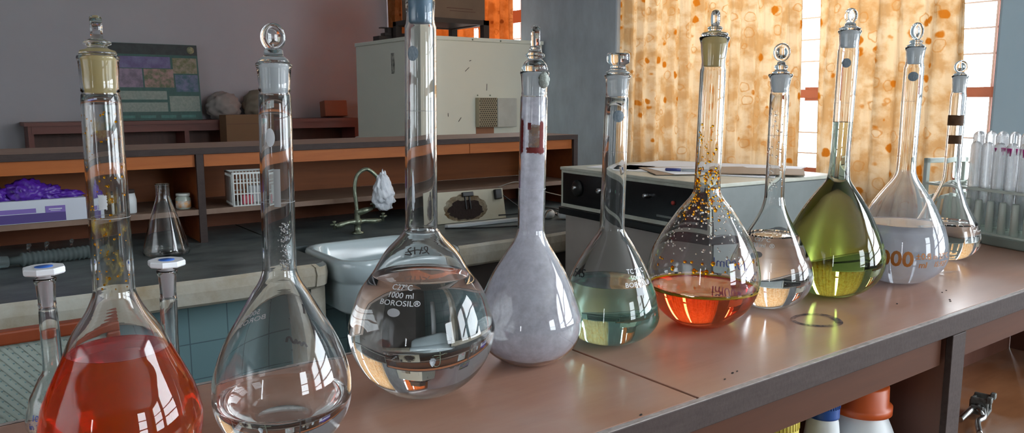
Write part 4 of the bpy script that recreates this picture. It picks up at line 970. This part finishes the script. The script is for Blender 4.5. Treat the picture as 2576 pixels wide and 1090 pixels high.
cable([(1.66, 2.35, -.075), (1.74, 2.33, -.060), (1.84, 2.30, -.10), (1.93, 2.25, -.13), (1.98, 2.18, zc)], .0018, 'thin grey cable arching behind the cloudy white flask', ROD)
for k, (x, y, a) in enumerate(((1.80, 2.22, .2), (1.84, 2.17, -.15))):
    t_ = thing('power_plug', ('upper white power plug on the counter left of the equipment cabinet', 'lower white power plug on the counter left of the equipment cabinet')[k], 'plug', (x, y, ZT+.017), a, 'white power plugs')
    bm = bmesh.new(); lathe(bm, [(0, -.03), (.010, -.03), (.016, -.012), (.016, .012), (.012, .016), (0, .016)], 20, M=Matrix.Rotation(PI/2, 4, 'Y')); obj('plug_body', bm, PLW, t_)
    bm = bmesh.new()
    for s in (-1, 1): tube(bm, [(.014, s*.006, 0), (.034, s*.006, 0)], .0024, 8)
    obj('plug_pins', bm, METAL, t_)

# ------------------------------------------------------------------ woven chair between the benches
REDW = wood('red_brown_chair_wood', (.24, .045, .015), (.34, .075, .025), .4, .2, (8, 2, 2), 4)
WEAVE = pbr('pale_green_white_plastic_cane', (.45, .53, .48), .5)
ch = thing('cane_back_chair', 'red-brown wooden chair with a pale woven cane back, beyond the left end of the bench', 'chair', (-.05, 1.45, ZF)); o6 = Vector((-.05, 1.45, ZF))
cx0, cx1 = -.29, .205
def hb(name, m, x0, x1, y0, y1, z0, z1, **k): return bx(name, m, ch, x0-o6.x, x1-o6.x, y0-o6.y, y1-o6.y, z0-o6.z, z1-o6.z, **k)
hb('top_rail', REDW, cx0, cx1, 1.290, 1.312, -.103, -.083, bev=.003)
hb('lower_rail', REDW, cx0+.02, cx1-.02, 1.290, 1.312, -.50, -.47, bev=.003)
for a in (cx0, cx1-.028): hb('back_post', REDW, a, a+.028, 1.288, 1.314, ZF, -.103, bev=.003)
for a in (cx0, cx1-.028): hb('front_leg', REDW, a, a+.028, 1.70, 1.728, ZF, -.66, bev=.003)
hb('seat', WEAVE, cx0, cx1, 1.315, 1.728, -.66, -.63, bev=.004)
bm = bmesh.new(); s_ = .0118; y = 1.301-o6.y
zt2, zb2 = -.104, -.468
def seg(p, q, w, yy):
    p = Vector(p); q = Vector(q); d = (q-p); n = Vector((-d.z, 0, d.x)).normalized()*w
    v = [bm.verts.new(a+b+Vector((0, yy, 0))) for a in (p, q) for b in (n, -n)]
    bm.faces.new([v[0], v[1], v[3], v[2]])
W2 = cx1-.028-(cx0+.028); H2 = zt2-zb2; X_ = cx0+.028-o6.x; Z_ = zb2-o6.z
def clip_line(sl, c0):
    # line z = sl*x + c0 within W2 x H2
    pts = []
    for x in (0, W2):
        z = sl*x+c0
        if 0 <= z <= H2: pts.append((x, z))
    for z in (0, H2):
        x = (z-c0)/sl
        if 0 < x < W2: pts.append((x, z))
    return sorted(pts)[:2] if len(pts) >= 2 else None
for sl in (1.3, -1.3):
    c0 = -sl*W2 if sl > 0 else 0
    while c0 < H2+abs(sl)*W2:
        q = clip_line(sl, c0)
        if q: seg((X_+q[0][0], 0, Z_+q[0][1]), (X_+q[1][0], 0, Z_+q[1][1]), .0026, y+(.0006 if sl > 0 else -.0006))
        c0 += s_*1.3
z = 0
while z < H2:
    seg((X_, 0, Z_+z), (X_+W2, 0, Z_+z), .0022, y); z += s_*.65*1.0
o = obj('cane_panel', bm, WEAVE, ch, fix=False); md = o.modifiers.new('thick', 'SOLIDIFY'); md.thickness = .0014

# ------------------------------------------------------------------ equipment cabinet (centrifuge) at right
CRM = pbr('cream_enamel_top', (.60, .62, .54), .4, noise=(20, (.48, .48, .40), .2, (1, 1, 1)))
GRY = pbr('grey_enamel_body', (.21, .235, .23), .45, noise=(14, (.17, .19, .185), .25, (1, 1, 1)), bump=(50, .05))
LBODY = pbr('grey_brown_enamel_front', (.40, .36, .33), .5, noise=(8, (.33, .30, .27), .3, (1, 1, 1)))
PANEL = pbr('glossy_black_panel', (.006, .007, .009), .22)
eq = thing('equipment_cabinet', 'grey floor-standing machine with a black knob panel, right of the sink counter', 'laboratory machine', (1.575, 1.286, ZF), math.radians(-4)); 
H = 1.13   # top at z=.03
D_, W_ = .495, .650
bx('lower_body', [LBODY], eq, .010, D_-.002, .006, W_-.006, 0, H-.150, bev=.003)
bx('upper_body', [GRY], eq, .006, D_, .004, W_-.004, H-.128, H-.010, bev=.002)
bx('lower_lip', [PANEL], eq, -.012, D_-.001, -.003, W_+.003, H-.152, H-.129, bev=.003)
bx('side_skin', [GRY], eq, .014, D_-.004, -.0005, .0055, H-.60, H-.012)
bx('top_plate', [CRM], eq, -.006, D_+.004, -.004, W_+.004, H-.010, H, bev=.002)
bx('panel_frame', [CRM], eq, -.003, .006, 0, W_, H-.128, H-.0105)
bx('control_panel', [PANEL], eq, -.005, .004, .012, W_-.012, H-.116, H-.018)
CHR = pbr('chrome_knob', (.6, .62, .65), .2, 1.); GRN = pbr('green_lamp', (.02, .25, .12), .3); RED = pbr('red_lamp', (.35, .03, .02), .3)
def knob(y, z, r, m, name='knob', dep=.018):
    bm = bmesh.new(); lathe(bm, [(0, dep), (r*.7, dep), (r*.8, dep*.9), (r, .004), (r, 0), (0, 0)], 28, M=Matrix.Rotation(-PI/2, 4, 'Y')); obj(name, bm, m, eq, (-.005, y, z))
knob(.560, H-.062, .026, BLK, 'dial', .010); knob(.560, H-.060, .008, CHR)
knob(.345, H-.052, .005, GRN, 'indicator_lamp', .006); knob(.235, H-.052, .008, CHR); knob(.135, H-.062, .006, RED, 'indicator_lamp', .006); knob(.090, H-.080, .006, CHR); knob(.030, H-.070, .010, CHR)
knob(.440, H-.058, .010, CHR)
bx('name_strip', [GRY], eq, -.0058, -.0050, .050, .200, H-.106, H-.100)
t = text_bm('not in', .040, .0003)
for v in t.verts: v.co = Vector((-v.co.z, -v.co.x, v.co.y))
obj('handwritten_note', t, pbr('grey_pencil', (.07, .065, .06), .7), eq, (.0092, .135, H-.275))
PAPER = pbr('white_paper', (.86, .88, .93), .6); CARD = pbr('brown_cardboard_folder', (.38, .26, .17), .7)
Me = Matrix.Translation(eq.location) @ Matrix.Rotation(eq.rotation_euler.z, 4, 'Z')
def sheet(name, x, y, w, h, a, z, th, m, label, cat):
    bm = bmesh.new(); box(bm, -w/2, w/2, -h/2, h/2, 0, th); o = obj(name, bm, m); p = Me @ Vector((x, y, H+z)); o.location = p; o.rotation_euler = (0, 0, a); tag(o, label, cat, 'papers on the machine'); return o
sheet('paper_sheet', .33, .34, .42, .50, .35, .0005, .0015, PAPER, 'large white paper sheet at the bottom of the pile on the machine', 'paper')
sheet('cardboard_folder', .24, .275, .24, .33, .98, .0022, .002, CARD, 'brown cardboard folder under the loose sheet and pen on the machine', 'folder')
sheet('cardboard_folder', .335, .15, .20, .26, .60, .0054, .002, CARD, 'brown cardboard folder on the right, nearest the bright curtain gap', 'folder')
sheet('paper_sheet', .225, .275, .21, .24, 1.15, .0044, .0008, PAPER, 'white paper sheet with the pen lying on it', 'paper')
sheet('paper_sheet', .14, .52, .15, .17, .3, .0005, .0015, PAPER, 'white paper sheet at the left rear of the machine top', 'paper')
pn = thing('ballpoint_pen', 'blue-capped ballpoint pen lying on the paper on the machine', 'pen', Me @ Vector((.17, .245, H+.0093)), -1.05)
bm = bmesh.new(); tube(bm, [(-.03, 0, 0), (.07, 0, 0), (.08, 0, 0)], [.004, .004, .001], 12); obj('pen_barrel', bm, PLW, pn)
bm = bmesh.new(); tube(bm, [(-.032, 0, 0), (-.075, 0, 0), (-.078, 0, 0)], [.0045, .0045, .003], 12); obj('pen_cap', bm, pbr('dark_blue_pen_plastic', (.02, .03, .15), .4), pn)

# ------------------------------------------------------------------ cream cabinet behind the shelf
CREAM = pbr('pale_cream_cabinet_paint', (.86, .86, .74), .55, noise=(2.2, (.80, .82, .72), .3, (1, 1, 1)), bump=(30, .04))
fr = thing('storage_cabinet', 'large pale cream metal cabinet standing behind the reagent shelf', 'cabinet', (2.225, 3.90, ZF))
HF = .605-ZF
bx('cabinet_body', [CREAM], fr, 0, .872, 0, .82, 0, HF-.022, bev=.003)
bx('cabinet_lid', [CREAM], fr, -.006, .880, -.006, .826, HF-.022, HF, bev=.003)
z0 = -ZF
bm = bmesh.new(); box(bm, .368, .500, -.040, -.002, z0+.085, z0+.258, bev=.002); obj('vent_hood', bm, pbr('dingy_vent_mesh_metal', (.36, .31, .21), .5), fr)
bm = bmesh.new(); box(bm, .500, .640, -.048, -.002, z0+.083, z0+.255, bev=.003); obj('vent_cover', bm, pbr('chipped_white_cover', (.62, .64, .60), .5, noise=(12, (.5, .5, .45), .3, (1, 1, 1))), fr, label='chipped white cover')
bm = bmesh.new(); n_ = 9
for i in range(n_):
    for dz in range(14):
        x = .376+.0145*(i+.5*(dz % 2)); z = z0+.092+.0122*dz
        if x < .496: lathe(bm, [(0, -.0425), (.0036, -.0425), (.0036, -.0405), (0, -.0405)], 6, M=Matrix.Translation((x, 0, z)) @ Matrix.Rotation(PI/2, 4, 'X') @ Matrix.Translation((0, 0, 0)) @ Matrix.Diagonal((1, 1, -1, 1)), smooth=False)
obj('vent_mesh', bm, HOLE, fr)
bm = bmesh.new(); box(bm, .372, .500, -.004, .000, z0+.035, z0+.085); obj('vent_opening', bm, pbr('rusty_brown_metal', (.33, .15, .08), .6), fr, label='rusty brown opening below the vent')
bm = bmesh.new()
for x in (.08, .35, .55, .83): bmesh.ops.create_icosphere(bm, subdivisions=1, radius=.006, matrix=Matrix.Translation((x, -.007, HF-.012)))
for x, z in ((.385, z0+.272), (.475, z0+.272)): bmesh.ops.create_icosphere(bm, subdivisions=1, radius=.005, matrix=Matrix.Translation((x, -.002, z)))
obj('screws', bm, BRASS, fr)['kind'] = 'stuff'
bm = bmesh.new()
for x, z, l, a in ((.45, z0+.30, .04, 1.5), (.30, z0+.41, .035, .7), (.33, z0+.47, .012, .3), (.25, z0+.12, .03, .9), (.18, z0+.15, .02, 1.6), (.10, z0+.2, .12, 1.55)):
    tube(bm, [(x, -.0015, z), (x+l*math.cos(a), -.0015, z+l*math.sin(a))], .0016, 5)
obj('scratches', bm, HOLE, fr)['kind'] = 'stuff'
bm = bmesh.new(); box(bm, -.0012, .0002, .30, .34, z0+.40, z0+.52); obj('dark_smudge', bm, film('grey_smudge', (.05, .05, .045), 0, .8, 18, 5), fr)
# dark metal frame and carton on top of it
DKM = pbr('dark_brown_metal', (.035, .022, .018), .5)
dk = thing('metal_stand', 'dark low metal stand lying on top of the cream cabinet', 'stand', (2.40, 4.19, .6055), .0)
bm = bmesh.new()
box(bm, -.08, .36, -.20, -.16, .085, .112); box(bm, -.08, .36, .16, .20, .085, .112); box(bm, .32, .36, -.2, .2, .085, .112); box(bm, -.08, -.04, -.2, .2, .085, .112)
for x in (-.08, .32):
    for y in (-.20, .16): box(bm, x, x+.04, y, y+.04, 0, .087)
obj('stand_frame', bm, DKM, dk)
bm = bmesh.new(); box(bm, -.06, .32, -.16, .16, .090, .100); obj('stand_shelf', bm, DKM, dk)
bm = bmesh.new(); box(bm, -.165, .10, .22, .30, 0, .028); box(bm, -.120, .06, .225, .29, .028, .050, bev=.004); box(bm, -.10, -.05, .23, .27, .050, .078); box(bm, -.14, .0, .23, .27, .076, .082); obj('hinge_bracket', bm, DKM, dk)
CRT = pbr('plain_brown_cardboard', (.23, .15, .10), .8, noise=(5, (.17, .11, .075), .3, (1, 1, 1)))
ct = thing('cardboard_carton', 'large brown cardboard carton on the dark stand above the cream cabinet', 'carton', (2.58, 4.21, .7178))
bx('carton_body', [CRT], ct, -.19, .17, -.19, .19, 0, .30, bev=.003)
bm = bmesh.new(); box(bm, -.10, .08, -.1915, -.1905, .060, .064); box(bm, -.08, .10, -.1915, -.1905, .045, .048); obj('printed_lines', bm, DARKP, ct)

# ------------------------------------------------------------------ far shelf, poster and clutter
FARW = wood('dull_red_brown_far_wood', (.13, .038, .028), (.17, .052, .036), .5, 0, (1, 6, 6), 3)
fs = thing('wall_bench', 'long dull red-brown wooden bench shelf against the far wall', 'bench', (1.6, 5.98, ZF)); o7 = Vector((1.6, 5.98, ZF))
def fb(name, m, x0, x1, y0, y1, z0, z1, **k): return bx(name, m, fs, x0-o7.x, x1-o7.x, y0-o7.y, y1-o7.y, z0-o7.z, z1-o7.z, **k)
fb('top_board', FARW, .46, 2.745, 5.80, 6.095, .085, .108)
fb('apron', FARW, .50, 2.73, 5.815, 5.835, .035, .085)
for x in (.48, 1.42, 2.715): fb('upright', FARW, x, x+.03, 5.82, 6.09, -.22, .085)
fb('back_panel', DARKP, .50, 2.72, 6.075, 6.09, -.22, .085)
fb('worktop', FARW, .30, 2.80, 5.40, 6.095, -.25, -.22)
fb('base_cabinet', DARKP, .35, 2.75, 5.5, 6.09, ZF, -.25)
PG = pbr('dark_green_poster_print', (.018, .075, .065), .5, noise=(40, (.03, .11, .09), .2, (1, 1, 1)))
po = thing('wall_poster', 'dark green framed chart with colour pictures leaning on the far wall', 'poster', (1.30, 5.985, .1085))
TP = Matrix.Rotation(-.10, 4, 'X')
W3, H3 = .29, .535
def pb(name, m, x0, x1, z0, z1, d=.0, parent=po):
    bm = bmesh.new(); box(bm, x0, x1, -.006-d, -.0055-d+.0004, z0, z1, M=TP); return obj(name, bm, m, parent)
bm = bmesh.new(); box(bm, -W3, W3, -.005, .008, 0, H3, M=TP); obj('poster_board', bm, PG, po)
def pic(name, c1, c2, sc): return pbr(name, c1, .5, noise=(sc, c2, .12, (1, 1, 1)))
BLK2 = pic('black_poster_header', (.01, .015, .015), (.02, .03, .03), 30)
pb('header_band', BLK2, -W3, W3, H3-.075, H3-.002)
pb('picture', pic('violet_picture', (.10, .08, .20), (.16, .15, .30), 14), -W3+.01, W3-.19, .365, .445, .0003)
pb('picture', pic('field_picture', (.12, .13, .05), (.28, .24, .18), 30), W3-.175, W3-.01, .33, .44, .0003)
pb('picture', pic('mauve_picture', (.14, .11, .16), (.26, .20, .28), 20), -W3+.01, -W3+.20, .23, .36, .0003)
pb('picture', pic('flower_picture', (.09, .12, .05), (.36, .22, .20), 26), -.08, W3-.175, .23, .36, .0003)
pb('picture', pic('blue_green_picture', (.03, .10, .13), (.15, .16, .28), 22), W3-.165, W3-.01, .20, .32, .0003)
for x0, x1, z0_, z1_ in ((-W3+.01, .06, .145, .205), (-W3+.01, .06, .060, .125), (.075, W3-.01, .060, .170)):
    pb('text_panel', pic('grey_green_text_panel', (.20, .26, .22), (.27, .32, .28), 60), x0, x1, z0_, z1_, .0003)
for k in range(4): pb('footer_mark', pic('teal_footer_mark', (.04, .16, .14), (.06, .2, .18), 40), -W3+.03+.135*k, -W3+.13+.135*k, .015, .035, .0003)
bm = bmesh.new(); lathe(bm, [(0, 0), (.026, 0), (.026, .0008), (0, .0008)], 24, M=TP @ Matrix.Translation((W3-.045, -.0062, H3-.038)) @ Matrix.Rotation(PI/2, 4, 'X')); obj('round_emblem', bm, pic('pale_emblem', (.30, .30, .18), (.12, .16, .10), 60), po)
BROWNB = pbr('dull_brown_box_card', (.19, .105, .05), .8); BR2 = pbr('red_brown_box_card', (.25, .085, .045), .7)
cbx = thing('cardboard_box', 'dull brown cardboard box in front of the far bench, left of the second flask neck', 'box', (1.80, 5.70, -.2195)); bx('box_body', [BROWNB], cbx, -.15, .14, -.08, .08, 0, .365, bev=.003)
bm = bmesh.new(); box(bm, -.145, .135, -.0812, -.0802, .30, .303); obj('flap_seam', bm, DARKP, cbx)
bm = bmesh.new(); box(bm, -.095, .095, -.05, .05, 0, .125, bev=.004, M=Matrix.Rotation(-.12, 4, 'X')); tag(obj('cardboard_box', bm, BR2, loc=(2.60, 5.95, .1165)), 'small red-brown box on the right end of the far bench', 'box')
KRAFT = pbr('pale_kraft_paper', (.20, .165, .12), .8, bump=(20, .5)); WRAP = pbr('pale_wrapping_paper', (.26, .235, .22), .8, bump=(20, .5))
crumple('wrapped_parcel', WRAP, (.105, .085, .095), (1.74, 5.97, .200), 41, 'pale wrapped parcel on the far bench beside the green chart', 'parcel', amp=.25)
crumple('wrapped_parcel', KRAFT, (.115, .085, .105), (2.02, 5.97, .208), 42, 'brownish wrapped parcel on the far bench behind the second flask neck', 'parcel', amp=.25)
crumple('plastic_bag', pbr('grey_translucent_bag', (.42, .42, .40), .4, bump=(30, .8)), (.115, .09, .09), (2.50, 5.30, -.142), 44, 'crumpled grey plastic bag beyond the shelf, next to the cream cabinet', 'plastic bag', amp=.4)
SMS = thing('side_table', 'low dark side table beyond the shelf, under the crumpled grey plastic bag', 'table', (2.50, 5.30, ZF)); bx('table_top', [FARW], SMS, -.14, .14, -.12, .08, .815, .835)
for a in (-.13, .10):
    for b in (-.11, .05): bx('leg', [FARW], SMS, a, a+.03, b, b+.03, 0, .815)
bm = bmesh.new(); box(bm, -.09, .09, -.04, .04, 0, .11, bev=.004); tag(obj('white_carton', bm, PLW, loc=(2.42, 5.90, -.2195)), 'white carton on the worktop under the far bench shelf', 'carton')
bm = bmesh.new(); box(bm, -.06, .06, -.04, .04, 0, .16, bev=.004); tag(obj('storage_tin', bm, pbr('pale_green_tin', (.22, .27, .22), .5), loc=(.40, 5.75, -.2195)), 'pale green tin at the left end of the far bench', 'tin')

# ------------------------------------------------------------------ world, camera
wd = bpy.data.worlds.new('overcast_daylight'); S.world = wd; wd.use_nodes = True
bg = wd.node_tree.nodes['Background']; bg.inputs[0].default_value = (.86, .94, 1.0, 1); bg.inputs[1].default_value = 18.5
cam = bpy.data.cameras.new('camera'); co = bpy.data.objects.new('camera', cam); COL.objects.link(co); S.camera = co
cam.sensor_width = 36; cam.sensor_fit = 'HORIZONTAL'; cam.lens = 36*1971.3/2576; cam.clip_start = .01
yaw, pitch, roll = [math.radians(a) for a in (53.73, 8.41, -.12)]
F = Vector((math.cos(yaw)*math.cos(pitch), math.sin(yaw)*math.cos(pitch), -math.sin(pitch)))
r_ = Vector((math.sin(yaw), -math.cos(yaw), 0)); u_ = r_.cross(F)
rr2 = r_*math.cos(roll)+u_*math.sin(roll); uu2 = u_*math.cos(roll)-r_*math.sin(roll)
M = Matrix((rr2, uu2, -F)).transposed().to_4x4(); M.translation = (0, 0, .24); co.matrix_world = M
S.view_settings.view_transform = 'Standard'; S.view_settings.look = 'None'; S.view_settings.gamma = 1; S.view_settings.use_curve_mapping = False
S.view_settings.exposure = 0.0
cy = S.cycles
cy.max_bounces = 18; cy.transmission_bounces = 18; cy.glossy_bounces = 6; cy.diffuse_bounces = 4; cy.transparent_max_bounces = 16; cy.volume_bounces = 0
cy.caustics_reflective = False; cy.caustics_refractive = True; cy.blur_glossy = .3
cy.sample_clamp_indirect = 6; cy.sample_clamp_direct = 0
cy.use_adaptive_sampling = True; cy.adaptive_threshold = .03; cy.time_limit = 1150
cy.use_denoising = True
